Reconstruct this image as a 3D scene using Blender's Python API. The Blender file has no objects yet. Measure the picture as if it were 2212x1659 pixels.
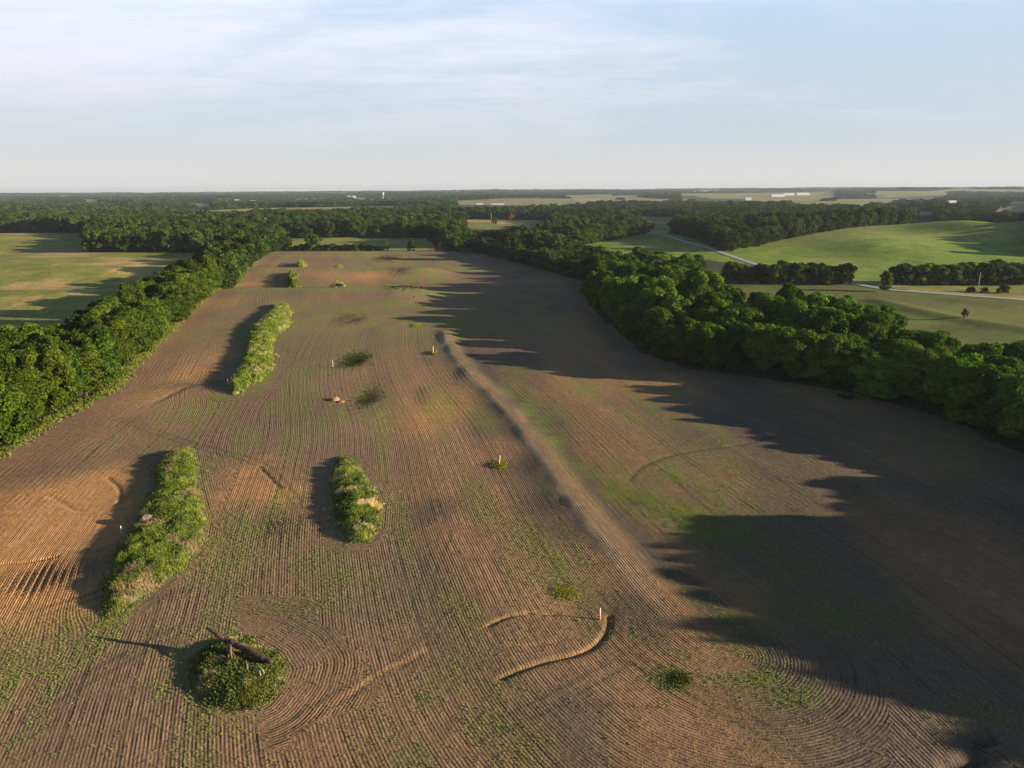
import bpy, math
import numpy as np

S = bpy.context.scene
COL = S.collection
RAD = math.radians

# ------------------------------------------------------------------ camera
CAM_H = 55.0; FPX = 725.0; PITCH = math.atan(196.5/FPX); ROLL = .0066
cam = bpy.data.cameras.new('camera')
cam_ob = bpy.data.objects.new('camera', cam); COL.objects.link(cam_ob); S.camera = cam_ob
cam.sensor_width = 36; cam.lens = 36*FPX/1024
cam.clip_start = .5; cam.clip_end = 60000
cam_ob.location = (0, 0, CAM_H)
_F = np.array([0, math.cos(PITCH), -math.sin(PITCH)]); _D = np.array([0, -math.sin(PITCH), -math.cos(PITCH)]); _R = np.array([1., 0, 0])
_R2 = _R*math.cos(ROLL)+_D*math.sin(ROLL); _D2 = -_R*math.sin(ROLL)+_D*math.cos(ROLL)
from mathutils import Matrix, Vector
cam_ob.rotation_euler = Matrix(((_R2[0], -_D2[0], -_F[0]), (_R2[1], -_D2[1], -_F[1]), (_R2[2], -_D2[2], -_F[2]))).to_euler()

# ------------------------------------------------------------------ light
SUN_EL = 11.2; SUN_AZ = 101.      # azimuth clockwise from +Y
sun = bpy.data.lights.new('sun', 'SUN'); sun.energy = 5.0; sun.angle = RAD(.55); sun.color = (1, .83, .60)
sun_ob = bpy.data.objects.new('sun', sun); COL.objects.link(sun_ob)
sd = Vector((math.sin(RAD(SUN_AZ))*math.cos(RAD(SUN_EL)), math.cos(RAD(SUN_AZ))*math.cos(RAD(SUN_EL)), math.sin(RAD(SUN_EL))))
sun_ob.rotation_euler = sd.to_track_quat('Z', 'Y').to_euler()
sun_ob.location = (60, -20, 80)
S.view_settings.view_transform = 'Standard'; S.view_settings.look = 'None'
S.view_settings.gamma = 1; S.view_settings.use_curve_mapping = False
S.view_settings.exposure = 1.62

class NT:
    """tiny node helper"""
    def __init__(s, tree): s.t = tree; s.n = tree.nodes; s.l = tree.links
    def add(s, typ, ins=None, **kw):
        nd = s.n.new(typ)
        for k, v in kw.items(): setattr(nd, k, v)
        for k, v in (ins or {}).items(): s.set(nd, k, v)
        return nd
    def set(s, nd, k, v):
        i = nd.inputs[k]
        if hasattr(v, 'is_linked') or isinstance(v, bpy.types.NodeSocket): s.l.new(v, i)
        else: i.default_value = v
    def m(s, op, a, b=0., c=0., clamp=False):
        nd = s.n.new('ShaderNodeMath'); nd.operation = op; nd.use_clamp = clamp
        for k, v in enumerate((a, b, c)): s.set(nd, k, v)
        return nd.outputs[0]
    def vm(s, op, a, b=(0, 0, 0), sc=None):
        nd = s.n.new('ShaderNodeVectorMath'); nd.operation = op
        s.set(nd, 0, a)
        if op != 'NORMALIZE' and op != 'SCALE': s.set(nd, 1, b)
        if sc is not None: s.set(nd, 'Scale', sc)
        return nd.outputs[0]
    def mix(s, f, a, b, mode='MIX'):
        nd = s.n.new('ShaderNodeMix'); nd.data_type = 'RGBA'; nd.blend_type = mode; nd.clamp_factor = True
        s.set(nd, 0, f); s.set(nd, 6, a); s.set(nd, 7, b)
        return nd.outputs[2]
    def noise(s, vec, scale, det=2., rough=.5, dim='3D', dist=0., W=None):
        nd = s.n.new('ShaderNodeTexNoise'); nd.noise_dimensions = dim
        if dim != '1D' and vec is not None: s.l.new(vec, nd.inputs['Vector'])
        if W is not None: s.set(nd, 'W', W)
        nd.inputs['Scale'].default_value = scale; nd.inputs['Detail'].default_value = det
        nd.inputs['Roughness'].default_value = rough; nd.inputs['Distortion'].default_value = dist
        return nd.outputs[0]
    def rng(s, v, a, b, c=0., d=1., smooth=True):
        nd = s.n.new('ShaderNodeMapRange'); nd.interpolation_type = 'SMOOTHSTEP' if smooth else 'LINEAR'
        s.set(nd, 'Value', v); nd.inputs['From Min'].default_value = a; nd.inputs['From Max'].default_value = b
        nd.inputs['To Min'].default_value = c; nd.inputs['To Max'].default_value = d
        return nd.outputs[0]
    def attr(s, name):
        nd = s.n.new('ShaderNodeAttribute'); nd.attribute_name = name; return nd

# ------------------------------------------------------------------ sky
W = bpy.data.worlds.new('World'); S.world = W; W.use_nodes = True
k = NT(W.node_tree); bg = k.n['Background']
sky = k.add('ShaderNodeTexSky', sky_type='NISHITA'); sky.sun_disc = False
sky.sun_elevation = RAD(SUN_EL); sky.sun_rotation = RAD(SUN_AZ); sky.altitude = 250; sky.dust_density = .8; sky.ozone_density = 2.6
tc = k.add('ShaderNodeTexCoord'); sp = k.add('ShaderNodeSeparateXYZ', {0: tc.outputs['Generated']})
z = k.m('MAXIMUM', sp.outputs[2], 0.0)
zz = k.m('ADD', z, .11)
cx = k.m('DIVIDE', sp.outputs[0], zz); cy = k.m('DIVIDE', sp.outputs[1], zz)
cv = k.add('ShaderNodeCombineXYZ', {0: cx, 1: cy, 2: 0.}).outputs[0]
mp = k.add('ShaderNodeMapping', {0: cv}); mp.inputs['Rotation'].default_value = (0, 0, RAD(38)); mp.inputs['Scale'].default_value = (1.0, 1.75, 1)
mp.inputs['Location'].default_value = (2.3, 4.4, 0)
wv = k.noise(mp.outputs[0], .55, 5, .55, dist=.45)
mp2 = k.add('ShaderNodeMapping', {0: cv}); mp2.inputs['Rotation'].default_value = (0, 0, RAD(20)); mp2.inputs['Scale'].default_value = (.16, .3, 1)
mp2.inputs['Location'].default_value = (7.1, 1.9, 0)
big = k.noise(mp2.outputs[0], .9, 3, .5)
fin = k.noise(mp.outputs[0], 2.6, 6, .62, dist=.8)
cl = k.m('ADD', k.m('MULTIPLY', wv, .62), k.m('ADD', k.m('MULTIPLY', big, .5), k.m('MULTIPLY', fin, .24)))
# more high cloud towards the west (left), clearer sky in the east
cl = k.m('SUBTRACT', cl, k.m('MULTIPLY', sp.outputs[0], .22))
clf = k.rng(cl, .55, .86)
blue = k.mix(k.rng(z, .0, .30), (.160, .175, .186, 1), (.142, .192, .248, 1))
white = k.mix(k.rng(z, .0, .24), (.185, .183, .186, 1), (.246, .250, .288, 1))
low = k.mix(k.m('MULTIPLY', clf, k.rng(z, .02, .12, .35, 1.)), blue, white)
hz = k.rng(z, .0, .075, 1., 0.)
low = k.mix(k.m('MULTIPLY', hz, .85), low, (.196, .189, .184, 1))
low = k.vm('SCALE', low, sc=1.31)
skc = k.vm('SCALE', sky.outputs[0], sc=.048)
fac = k.rng(z, .22, .42, .92, .0)
bgc = k.mix(fac, skc, low)
k.l.new(bgc, bg.inputs[0]); bg.inputs[1].default_value = 1.0

# ------------------------------------------------------------------ numpy helpers
def lat(ix, iy, seed):
    n = (ix.astype(np.int64)*374761393 + iy.astype(np.int64)*668265263 + seed*982451653) & 0xffffffff
    n = ((n ^ (n >> 13))*1274126177) & 0xffffffff
    n = ((n ^ (n >> 16))*2246822519) & 0xffffffff
    return ((n >> 8) & 0xffff)/65535.0
def vnoise(x, y, seed=0):
    ix = np.floor(x); iy = np.floor(y); fx = x-ix; fy = y-iy
    fx = fx*fx*fx*(fx*(fx*6-15)+10); fy = fy*fy*fy*(fy*(fy*6-15)+10)
    a = lat(ix, iy, seed); b = lat(ix+1, iy, seed); c = lat(ix, iy+1, seed); d = lat(ix+1, iy+1, seed)
    return (a*(1-fx)+b*fx)*(1-fy)+(c*(1-fx)+d*fx)*fy
def fbm(x, y, seed=0, o=4, g=.5):
    s = 0; a = 1; t = 0
    for i in range(o):
        s = s+a*vnoise(x*2**i+i*17.3, y*2**i+i*9.1, seed+i); t += a; a *= g
    return s/t
def sm(a, b, x):
    t = np.clip((x-a)/(b-a), 0, 1); return t*t*(3-2*t)
def unproj(x, y, H=0.):
    """point of the level H seen at (x,y) of the 2212 px wide photograph"""
    u = (x*1024/2212-512)/FPX; v = (y*1024/2212-384)/FPX
    d = _F+u*_R2+v*_D2
    t = (CAM_H-H)/-d[2]
    return np.array([d[0]*t, d[1]*t])
def PP(pts, H=0.): return np.array([unproj(x, y, H) for x, y in pts])
def inpoly(X, Y, poly):
    r = np.zeros(X.shape, bool); n = len(poly)
    for i in range(n):
        x1, y1 = poly[i]; x2, y2 = poly[(i+1) % n]
        if y1 == y2: continue
        c = ((y1 > Y) != (y2 > Y)) & (X < (x2-x1)*(Y-y1)/(y2-y1)+x1)
        r ^= c
    return r
def pdist(X, Y, pts, closed=False):
    """distance, sign (left of travel +), arc length"""
    best = np.full(X.shape, 1e9); sg = np.zeros(X.shape); al = np.zeros(X.shape); acc = 0
    n = len(pts) if closed else len(pts)-1
    for i in range(n):
        a = pts[i]; b = pts[(i+1) % len(pts)]; e = b-a; L = max(np.hypot(*e), 1e-6)
        t = np.clip(((X-a[0])*e[0]+(Y-a[1])*e[1])/L**2, 0, 1)
        dx = X-a[0]-t*e[0]; dy = Y-a[1]-t*e[1]; d = np.hypot(dx, dy)
        k_ = d < best
        best = np.where(k_, d, best); sg = np.where(k_, np.sign(e[0]*(Y-a[1])-e[1]*(X-a[0])), sg); al = np.where(k_, acc+t*L, al)
        acc += L
    return best, sg, al
def smooth_line(pts, n=8):
    pts = np.array(pts, float); P0 = np.vstack([2*pts[0]-pts[1], pts, 2*pts[-1]-pts[-2]]); out = []
    for i in range(1, len(P0)-2):
        for t in np.arange(n)/n:
            a, b, c, d = P0[i-1:i+3]
            out.append(.5*((2*b)+(-a+c)*t+(2*a-5*b+4*c-d)*t*t+(-a+3*b-3*c+d)*t**3))
    out.append(pts[-1]); return np.array(out)

# ------------------------------------------------------------------ layout (world metres, derived once from the photograph)
ISL = {
 'A': [(414,971),(424,1042),(442,1122),(432,1165),(411,1200),(376,1235),(315,1280),(278,1312),(230,1335),(226,1271),(262,1185),(292,1133),(332,1065),(344,1007),(363,985)],
 'B': [(740,987),(756,991),(782,1024),(803,1049),(820,1092),(815,1137),(795,1163),(764,1170),(745,1150),(728,1122),(718,1059),(721,1020),(730,1000)],
 'C': [(596,663),(618,662),(629,676),(622,705),(596,726),(587,747),(588,792),(572,815),(538,835),(508,852),(492,840),(496,822),(516,799),(529,768),(538,734),(545,707),(565,693),(584,676)],
 'D': [(450,1391),(497,1374),(547,1383),(592,1412),(610,1443),(597,1474),(566,1509),(516,1523),(460,1516),(420,1485),(412,1456),(425,1420)],
 'E': [(628,601),(641,602),(649,620),(647,635),(624,635),(626,622),(618,608)],
 'F': [(719,620),(739,620),(755,629),(751,635),(706,634)],
 'G': [(639,577),(653,570),(664,579),(659,587),(640,588)],
 'H': [(721,581),(739,580),(747,586),(720,590)],
}
ISLW = {k_: PP(v) for k_, v in ISL.items()}
BERM = smooth_line([(-27,290),(-23,262),(-18,238),(-9,205),(0,175),(6.5,147),(12,121),(16,106),(19.5,94),(23.5,83),(27,77)])
LFRONT = np.array([(-104,118),(-110,146),(-113,174),(-114,203),(-125,238),(-148,327),(-165,444),(-190,541),(-205,647)], float)
RFRONT = np.array([(-38,652),(8,545),(29,483),(45,433),(37,346),(39,313),(45,244),(54,220),(73,208),(94,190),(106,167),(107,142),(104,118),(102,95),(108,72),(120,52),(134,32),(150,5)], float)
FIELD = np.vstack([LFRONT[::-1][:-1], [(-104,118),(-100,60),(-100,20)], [(150,-20)], RFRONT[::-1]])
GULLY = {  # polyline in photo px -> (pts, half width m, depth m)
 'a': ([(1083,1457),(1130,1437),(1190,1418),(1250,1405),(1290,1385),(1312,1355),(1316,1325)], .32, .42),
 'b': ([(1055,1345),(1100,1325),(1150,1318),(1200,1322)], .3, .3),
 'c': ([(1360,1035),(1385,1008),(1430,988),(1500,972),(1580,962),(1700,940)], .6, .12),
 'd': ([(560,1005),(590,1035),(607,1052)], .22, .3),
 'e': ([(110,1070),(135,1085),(160,1100),(180,1103)], .22, .25),
 'f': ([(232,1030),(255,1050),(262,1070),(255,1085)], .25, .35),
 'g': ([(700,1545),(760,1490),(830,1440),(880,1420),(925,1395)], .35, .07),
 'h': ([(2140,1590),(2110,1600),(2120,1630),(2090,1650),(2060,1659)], 1.0, .9),
 'i': ([(340,865),(380,845),(420,828),(480,822)], .8, .3),
 'l': ([(1040,1350),(1120,1385),(1200,1380)], .2, .14),
 'm': ([(0,1215),(60,1212),(120,1200)], .3, .3),
}
GUL = {k_: (smooth_line(PP(v[0]), 4), v[1], v[2]) for k_, v in GULLY.items()}
INLET = [(762,690,3.2,7),(765,778,3.,6),(790,858,3.2,6),(860,594,5,9),(874,628,5,9)]

ROW_AZ = RAD(-14.5)
RN = (math.cos(ROW_AZ), -math.sin(ROW_AZ))       # across the rows
def row_main(X, Y):
    psi = X*RN[0]+Y*RN[1]
    circ = []
    for k_, w in ISLW.items():
        c = w.mean(0); n = 1
        if k_ == 'A': cs = [((-66,138),7),((-60,122),8.5),((-57,104),8),((-53,91),6)]
        elif k_ == 'C': cs = [(tuple(PP([(612,685)])[0]),10),(tuple(PP([(565,735)])[0]),11),(tuple(PP([(555,785)])[0]),11),(tuple(PP([(525,830)])[0]),9)]
        else:
            r_ = .5*math.sqrt(abs(np.ptp(w[:, 0])*np.ptp(w[:, 1]))); cs = [(tuple(c), max(r_, 5)+1.5)]
        circ += cs
    circ += [((29,88),7.), (tuple(PP([(1300,1325)])[0]),4.5), (tuple(PP([(1080,1010)])[0]),2.5), (tuple(PP([(765,778)])[0]),4), (tuple(PP([(790,858)])[0]),4)]
    out = psi
    for (c, a) in circ:
        dx = X-c[0]; dy = Y-c[1]; r2 = dx*dx+dy*dy
        out = out - .55*a*a*(dx*RN[0]+dy*RN[1])/np.maximum(r2, a*a*.6)
    out = out+2.2*(fbm(X/38, Y/70, 5, 2)-.5)+.7*(vnoise(X/9, Y/15, 8)-.5)
    return out
def row_second(X, Y):
    db, sb, ab = pdist(X, Y, BERM); dl, sl, al = pdist(X, Y, LFRONT)
    right = np.where(sb < 0, db, -db)
    nz = 1.0*(fbm(X/25, Y/40, 15, 2)-.5)
    use_l = dl < np.abs(right)*.8
    phi = np.where(use_l, dl, right)+nz
    edge = 15+9*vnoise(X/40, Y/40, 77)
    m = np.where(use_l, sm(1, -1, dl-17-6*vnoise(X/30, Y/30, 70)), np.where(right > 0, 1., sm(1, -1, db-edge)))
    for k_, w_ in ISLW.items():
        c = w_.mean(0); near = (np.abs(X-c[0]) < 60) & (np.abs(Y-c[1]) < 90)
        d = np.full(X.shape, 99.); d[near] = pdist(X[near], Y[near], w_, True)[0]
        wd_ = {'A': 3.2, 'B': 3., 'C': 5., 'D': 7.5}.get(k_, 5.)+4.5*(vnoise(X/9, Y/9, 91)-.5)
        if k_ == 'D':
            wd_ = 7.+6*(vnoise(X/5, Y/5, 91)-.5); turn = (X-c[0] > 1.5-.5*(Y-c[1])) & (Y > c[1]-12); wd_ = np.where(turn, wd_+2.5, 1.2)
        e_ = d < wd_; phi = np.where(e_, d, phi); m = np.where(e_, 1., m)
    return phi, m

FARCAPS = []
def hill(X, Y, cx, cy, sx, sy, hh): return hh*np.exp(-((X-cx)/sx)**2-((Y-cy)/sy)**2)
def H0(X, Y):
    """terrain without the small features"""
    z = 1.3*(fbm(X/130, Y/130, 3, 3)-.5)
    far = sm(600, 2600, Y)
    z = z+far*30*(fbm(X/800, Y/520, 21, 3)-.5)+sm(3000, 9000, Y)*26*(fbm(X/2600, Y/1500, 31, 3)-.4)+hill(X, Y, 3300, 5600, 1200, 700, 26)+sm(800, 1500, Y)*sm(1800, 1200, Y)*4
    z = z+sm(330, 560, X)*0
    z = z+hill(X, Y, 500, 760, 300, 150, 15)+hill(X, Y, 330, 640, 70, 60, 3.0)-hill(X, Y, 420, 600, 40, 70, 2.5)+hill(X, Y, 560, 660, 38, 110, 12.5)+hill(X, Y, 440, 690, 38, 80, 9.)+hill(X, Y, 300, 610, 36, 60, 3.)
    z = z+hill(X, Y, -360, 545, 170, 75, 5.5)+hill(X, Y, -560, 860, 300, 120, 6)
    z = z-hill(X, Y, 250, 520, 60, 200, 1.5)
    # terrace steps across the far half of the field
    w = sm(-30, -62, X)
    for yc, hh in ((389+.02*(X+120), 4.2), (487+.03*(X+120), 4.2), (640, 2.0)):
        z = z+w*hh*(sm(-60, 0, Y-yc)-sm(0, 10, Y-yc))
    # terrace ridge in the bean field on the right
    rd = smooth_line(PP([(1900,652),(1960,668),(2060,690),(2130,702),(2260,722)]))
    d, s_, _ = pdist(X, Y, rd)
    z = z+1.7*np.exp(-(d/7)**2)
    return z
def H(X, Y):
    X = np.asarray(X, float); Y = np.asarray(Y, float)
    z = H0(X, Y)
    d, s_, a_ = pdist(X, Y, BERM)
    blen = float(np.hypot(*np.diff(BERM, axis=0).T).sum()); ends = sm(0, 10, a_)*sm(0, 38, blen-a_)*(.8+.4*vnoise(X/5, Y/5, 66))
    rr = np.where(s_ < 0, d, -d)
    z = z+ends*(.74*np.exp(-((rr-.3)/3.1)**2))-.16*ends*np.exp(-((rr+7)/4.)**2)
    for k_, (g, w, dp) in GUL.items():
        d, _, _ = pdist(X, Y, g); z = z-dp*np.exp(-(d/w)**2*1.2)
    for (x, y, rx, ry) in INLET:
        c = unproj(x, y); z = z-.5*np.exp(-((X-c[0])/rx)**2-((Y-c[1])/ry)**2)
    # wheel ruts where the tractor turned in the wet
    for (x, y, rx, ry, am) in ((110,1245,7,6,.17),(600,1130,6,6,.12),(1390,1335,6,6,.05),(912,845,2.5,8,.14),(985,815,3,12,.14),(430,815,9,7,.12)):
        c = unproj(x, y); e = np.exp(-((X-c[0])/rx)**2-((Y-c[1])/ry)**2)
        z = z+am*e*np.sin(row_main(X, Y)*2*math.pi/1.25)*(.6+.8*vnoise(X/2, Y/3, 4))
    return z
def Hs(x, y): return float(H(np.array([x]), np.array([y]))[0])

# ------------------------------------------------------------------ mesh helpers
def mesh_from(name, V, Fq, mats, smooth=False, attrs=None, F3=None, matidx=None):
    me = bpy.data.meshes.new(name)
    V = np.asarray(V, np.float32).reshape(-1, 3); Fq = np.asarray(Fq, np.int32).reshape(-1, 4) if Fq is not None and len(Fq) else np.zeros((0, 4), np.int32)
    F3 = np.asarray(F3, np.int32).reshape(-1, 3) if F3 is not None and len(F3) else np.zeros((0, 3), np.int32)
    me.vertices.add(len(V)); me.vertices.foreach_set('co', V.ravel())
    nl = len(Fq)*4+len(F3)*3; me.loops.add(nl); me.loops.foreach_set('vertex_index', np.concatenate([Fq.ravel(), F3.ravel()]))
    me.polygons.add(len(Fq)+len(F3))
    st = np.concatenate([np.arange(len(Fq))*4, len(Fq)*4+np.arange(len(F3))*3]).astype(np.int32)
    me.polygons.foreach_set('loop_start', st)
    if matidx is not None: me.polygons.foreach_set('material_index', np.asarray(matidx, np.int32))
    me.update(calc_edges=True)
    me.polygons.foreach_set('use_smooth', np.full(len(st), smooth))
    for n_, (typ, dom, data) in (attrs or {}).items():
        a = me.attributes.new(n_, typ, dom)
        key = {'FLOAT': 'value', 'FLOAT_VECTOR': 'vector', 'FLOAT_COLOR': 'color', 'INT': 'value'}[typ]
        a.data.foreach_set(key, np.asarray(data, np.float32 if typ != 'INT' else np.int32).ravel())
    for m in (mats if isinstance(mats, (list, tuple)) else [mats]): me.materials.append(m)
    return me
def link(name, me, parent=None, loc=(0, 0, 0)):
    o = bpy.data.objects.new(name, me); COL.objects.link(o); o.location = loc
    if parent is not None: o.parent = parent
    return o
def tag(o, label, cat, group=None):
    o['label'] = label; o['category'] = cat
    if group: o['group'] = group
    return o
def thing(name, loc, label, cat, group=None, rz=0., sc=1.):
    o = bpy.data.objects.new(name, None); COL.objects.link(o); o.location = loc; o.rotation_euler = (0, 0, rz); o.scale = (sc, sc, sc)
    o.empty_display_size = .5
    return tag(o, label, cat, group)
def tube(pts, rad, sides=8, rough=0., seed=0, cap=True):
    pts = np.array(pts, float); rad = np.broadcast_to(rad, (len(pts),)).astype(float); rs = np.random.RandomState(seed)
    V = []; Fc = []; 
    for i, c in enumerate(pts):
        t = pts[min(i+1, len(pts)-1)]-pts[max(i-1, 0)]; t /= np.linalg.norm(t)+1e-9
        a = np.cross(t, [0, 0, 1.]) if abs(t[2]) < .9 else np.cross(t, [0, 1., 0]); a /= np.linalg.norm(a); b = np.cross(t, a)
        for j in range(sides):
            an = 2*math.pi*j/sides; rr = rad[i]*(1+rough*(rs.rand()-.5))
            V.append(c+rr*(math.cos(an)*a+math.sin(an)*b))
    for i in range(len(pts)-1):
        for j in range(sides):
            j2 = (j+1) % sides; Fc.append((i*sides+j, i*sides+j2, (i+1)*sides+j2, (i+1)*sides+j))
    T = []
    if cap:
        n = len(V); V.append(pts[0]); V.append(pts[-1]); L = (len(pts)-1)*sides
        for j in range(sides):
            j2 = (j+1) % sides; T.append((n, j2, j)); T.append((n+1, L+j, L+j2))
    return np.array(V), Fc, T
class MB:
    def __init__(s): s.V = []; s.Q = []; s.T = []; s.n = 0
    def add(s, V, Q, T=()):
        s.V.append(np.asarray(V, float)); s.Q += [tuple(i+s.n for i in q) for q in Q]; s.T += [tuple(i+s.n for i in q) for q in T]; s.n += len(V)
    def tube(s, *a, **k_): s.add(*tube(*a, **k_))
    def box(s, c, d, rz=0.):
        c = np.array(c, float); d = np.array(d, float)/2
        v = np.array([(x, y, z_) for z_ in (-1, 1) for y in (-1, 1) for x in (-1, 1)])*d
        ca, sa = math.cos(rz), math.sin(rz); v = np.stack([v[:, 0]*ca-v[:, 1]*sa, v[:, 0]*sa+v[:, 1]*ca, v[:, 2]], 1)+c
        s.add(v, [(0, 2, 3, 1), (4, 5, 7, 6), (0, 1, 5, 4), (2, 6, 7, 3), (0, 4, 6, 2), (1, 3, 7, 5)])
    def build(s, name, mat, parent=None, smooth=False, loc=(0, 0, 0)):
        return link(name, mesh_from(name, np.vstack(s.V), s.Q, mat, smooth, F3=s.T), parent, loc)

# ------------------------------------------------------------------ materials
def simple(name, col, rough=.85, nscale=None, amt=.3, col2=None):
    m = bpy.data.materials.new(name); m.use_nodes = True; q = NT(m.node_tree); b = q.n['Principled BSDF']
    b.inputs['Roughness'].default_value = rough; b.inputs['Specular IOR Level'].default_value = .25
    if nscale:
        t = q.add('ShaderNodeTexCoord'); nz = q.noise(t.outputs['Object'], nscale, 4, .6)
        q.l.new(q.mix(q.rng(nz, .3, .7), (*col, 1), (*(col2 or tuple(c*(1-amt) for c in col)), 1)), b.inputs['Base Color'])
    else: b.inputs['Base Color'].default_value = (*col, 1)
    return m
def leafy(name, dark, light, trans=.35, straw=None):
    m = bpy.data.materials.new(name); m.use_nodes = True; q = NT(m.node_tree); q.n.remove(q.n['Principled BSDF']); out = q.n['Material Output']
    t = q.attr('tint').outputs['Fac']; oi = q.add('ShaderNodeObjectInfo')
    c = q.mix(t, (*dark, 1), (*light, 1))
    if straw: c = q.mix(q.rng(t, .80, .97), c, (*straw, 1))
    hs = q.add('ShaderNodeHueSaturation', {'Hue': q.rng(oi.outputs['Random'], 0, 1, .472, .508, False), 'Value': q.rng(q.m('FRACT', q.m('MULTIPLY', oi.outputs['Random'], 7.31)), 0, 1, .60, 1.38, False), 'Saturation': .95, 'Color': c})
    c = q.mix(1., hs.outputs[0], oi.outputs['Color'], 'MULTIPLY')
    d = q.add('ShaderNodeBsdfDiffuse', {'Color': c}); tr = q.add('ShaderNodeBsdfTranslucent', {'Color': q.mix(.5, c, q.mix(1., c, (1.25, 1.2, .45, 1), 'MULTIPLY'))})
    ms = q.add('ShaderNodeMixShader', {0: trans}); q.l.new(d.outputs[0], ms.inputs[1]); q.l.new(tr.outputs[0], ms.inputs[2]); q.l.new(ms.outputs[0], out.inputs[0])
    return m
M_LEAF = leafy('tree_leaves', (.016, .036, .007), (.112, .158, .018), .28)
M_GRASS = leafy('tall_grass', (.085, .135, .014), (.25, .31, .04), .35)
M_WEED = leafy('broad_weeds', (.035, .07, .015), (.115, .165, .03), .3)
M_STRAW = leafy('dry_grass', (.34, .29, .12), (.58, .50, .24), .35)
M_CROP = leafy('seedling_leaves', (.085, .125, .02), (.19, .235, .04), .3)
M_DEAD = leafy('bare_twigs', (.16, .115, .09), (.26, .20, .15), .1)
M_BARK = simple('bark', (.10, .08, .06), .9, 3, .5)
M_LOG = simple('weathered_log', (.075, .045, .036), .9, 3.2, .5, (.020, .015, .014))
M_SPLIT = simple('splintered_wood', (.20, .125, .08), .9, 6, .4, (.10, .06, .04))
M_PALE = simple('bleached_branch', (.42, .35, .26), .8, 5, .3)
M_POLE = simple('pole_wood', (.42, .38, .33), .8, 2, .25)
M_PVC = simple('white_pipe', (.62, .60, .56), .5)
M_ORANGE = simple('orange_plastic', (.72, .17, .05), .5)
M_WHITEM = simple('white_metal', (.42, .42, .42), .6)
M_GREYM = simple('grey_metal', (.4, .41, .42), .5)
M_ROAD = simple('gravel', (.30, .29, .28), .95, .6, .25)
M_MUD = simple('mound_soil', (.15, .105, .07), .95, 1.2, .35, (.09, .10, .035))
M_CLAY = simple('clay_lump', (.33, .19, .09), .95, 2.5, .3)
M_ROCK = simple('pale_rock', (.20, .155, .125), .95, 2.5, .35)

# ------------------------------------------------------------------ ground
def axis_sym(core, step, g, lim):
    a = list(np.arange(0, core, step)); s_ = step
    while a[-1] < lim: s_ *= g; a.append(a[-1]+s_)
    a = np.array(a); return np.concatenate([-a[:0:-1], a])
gx = axis_sym(74, .42, 1.025, 11500)
ys = list(np.arange(50, 150, .36)); s_ = .36
while ys[-1] < 13500: s_ *= 1.0155; ys.append(ys[-1]+s_)
yb = [50]; s_ = .6
while yb[-1] > -260: s_ *= 1.12; yb.append(yb[-1]-s_)
gy = np.concatenate([np.array(yb[:0:-1]), np.array(ys)])
NX, NY = len(gx), len(gy)
GX, GY = np.meshgrid(gx, gy); GX = GX.ravel(); GY = GY.ravel()
GZ = H(GX, GY)

# visible open ground in the wooded country beyond (photo px)
CLEAR = {
 'pasture': [(0,511),(195,513),(190,552),(300,556),(420,556),(360,600),(250,670),(220,735),(0,735)],
 'hay1': [(437,513),(500,515),(500,523),(437,520)],
 'hay2': [(600,517),(660,518),(743,515),(940,515),(940,542),(820,543),(605,541)],
 'far1': [(178,431),(218,432),(218,435),(178,434)], 'far2': [(228,446),(322,444),(322,448),(228,449)], 'far3': [(393,442),(460,440),(460,444),(393,445)],
 'far4': [(125,424),(152,424),(152,426),(125,426)], 'far5': [(600,436),(660,437),(660,440),(600,440)],
 'mid1': [(1000,478),(1190,478),(1190,494),(1040,497),(1000,494)],
 'mid2': [(1012,505),(1100,505),(1100,524),(1015,522)],
 'far6': [(982,436),(1190,429),(1300,430),(1300,436),(1190,441),(1100,446),(990,448)],
 'soil1': [(1240,429),(1294,428),(1294,434),(1240,435)],
 'far7': [(1196,453),(1412,454),(1412,458),(1196,457)],
 'mid3': [(1375,471),(1468,472),(1442,509),(1385,510)],
 'glade': [(1235,537),(1310,520),(1385,511),(1440,509),(1480,520),(1530,537),(1620,560),(1640,575),(1500,560),(1400,552),(1300,550)],
 'hill': [(1560,550),(1583,542),(1680,534),(1839,516),(1940,506),(1973,494),(2040,496),(2230,499),(2230,612),(1980,610),(1835,612),(1700,580),(1620,566)],
 'bean': [(1528,604),(1570,609),(1830,612),(2000,630),(2230,648),(2230,760),(1960,760),(1790,700),(1600,680)],
 'strip': [(1890,612),(2230,612),(2230,648),(2000,632)],
 'far8': [(1469,419),(1805,414),(1808,424),(1724,430),(1697,434),(1620,430),(1469,425)],
 'far9': [(1882,417),(2074,417),(1990,423),(1906,424)], 'far10': [(1781,446),(1805,446),(1805,449),(1781,449)],
 'far11': [(1849,444),(1869,444),(1869,447),(1849,447)], 'far12': [(1469,448),(1523,449),(1523,452),(1469,452)],
 'soil2': [(1970,461),(2025,463),(2025,470),(1970,469)], 'soil3': [(2135,457),(2230,455),(2230,463),(2141,464)], 'far13': [(2170,441),(2230,440),(2230,448),(2180,450)],
}
CLW = {k_: PP(v) for k_, v in CLEAR.items()}
CLW['pasture'] = np.vstack([PP([(0,511),(195,513),(190,552),(420,556)], 0), [(-215,520),(-195,430),(-180,371),(-152,265),(-169,237),(-300,120),(-900,300)]])

field = inpoly(GX, GY, FIELD)
dF, _, _ = pdist(GX, GY, FIELD, True)
sF = np.where(field, dF, -dF)+1.5*(fbm(GX/7, GY/7, 44, 3)-.5)*2
fmask = sm(-.4, .4, sF)

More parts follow.
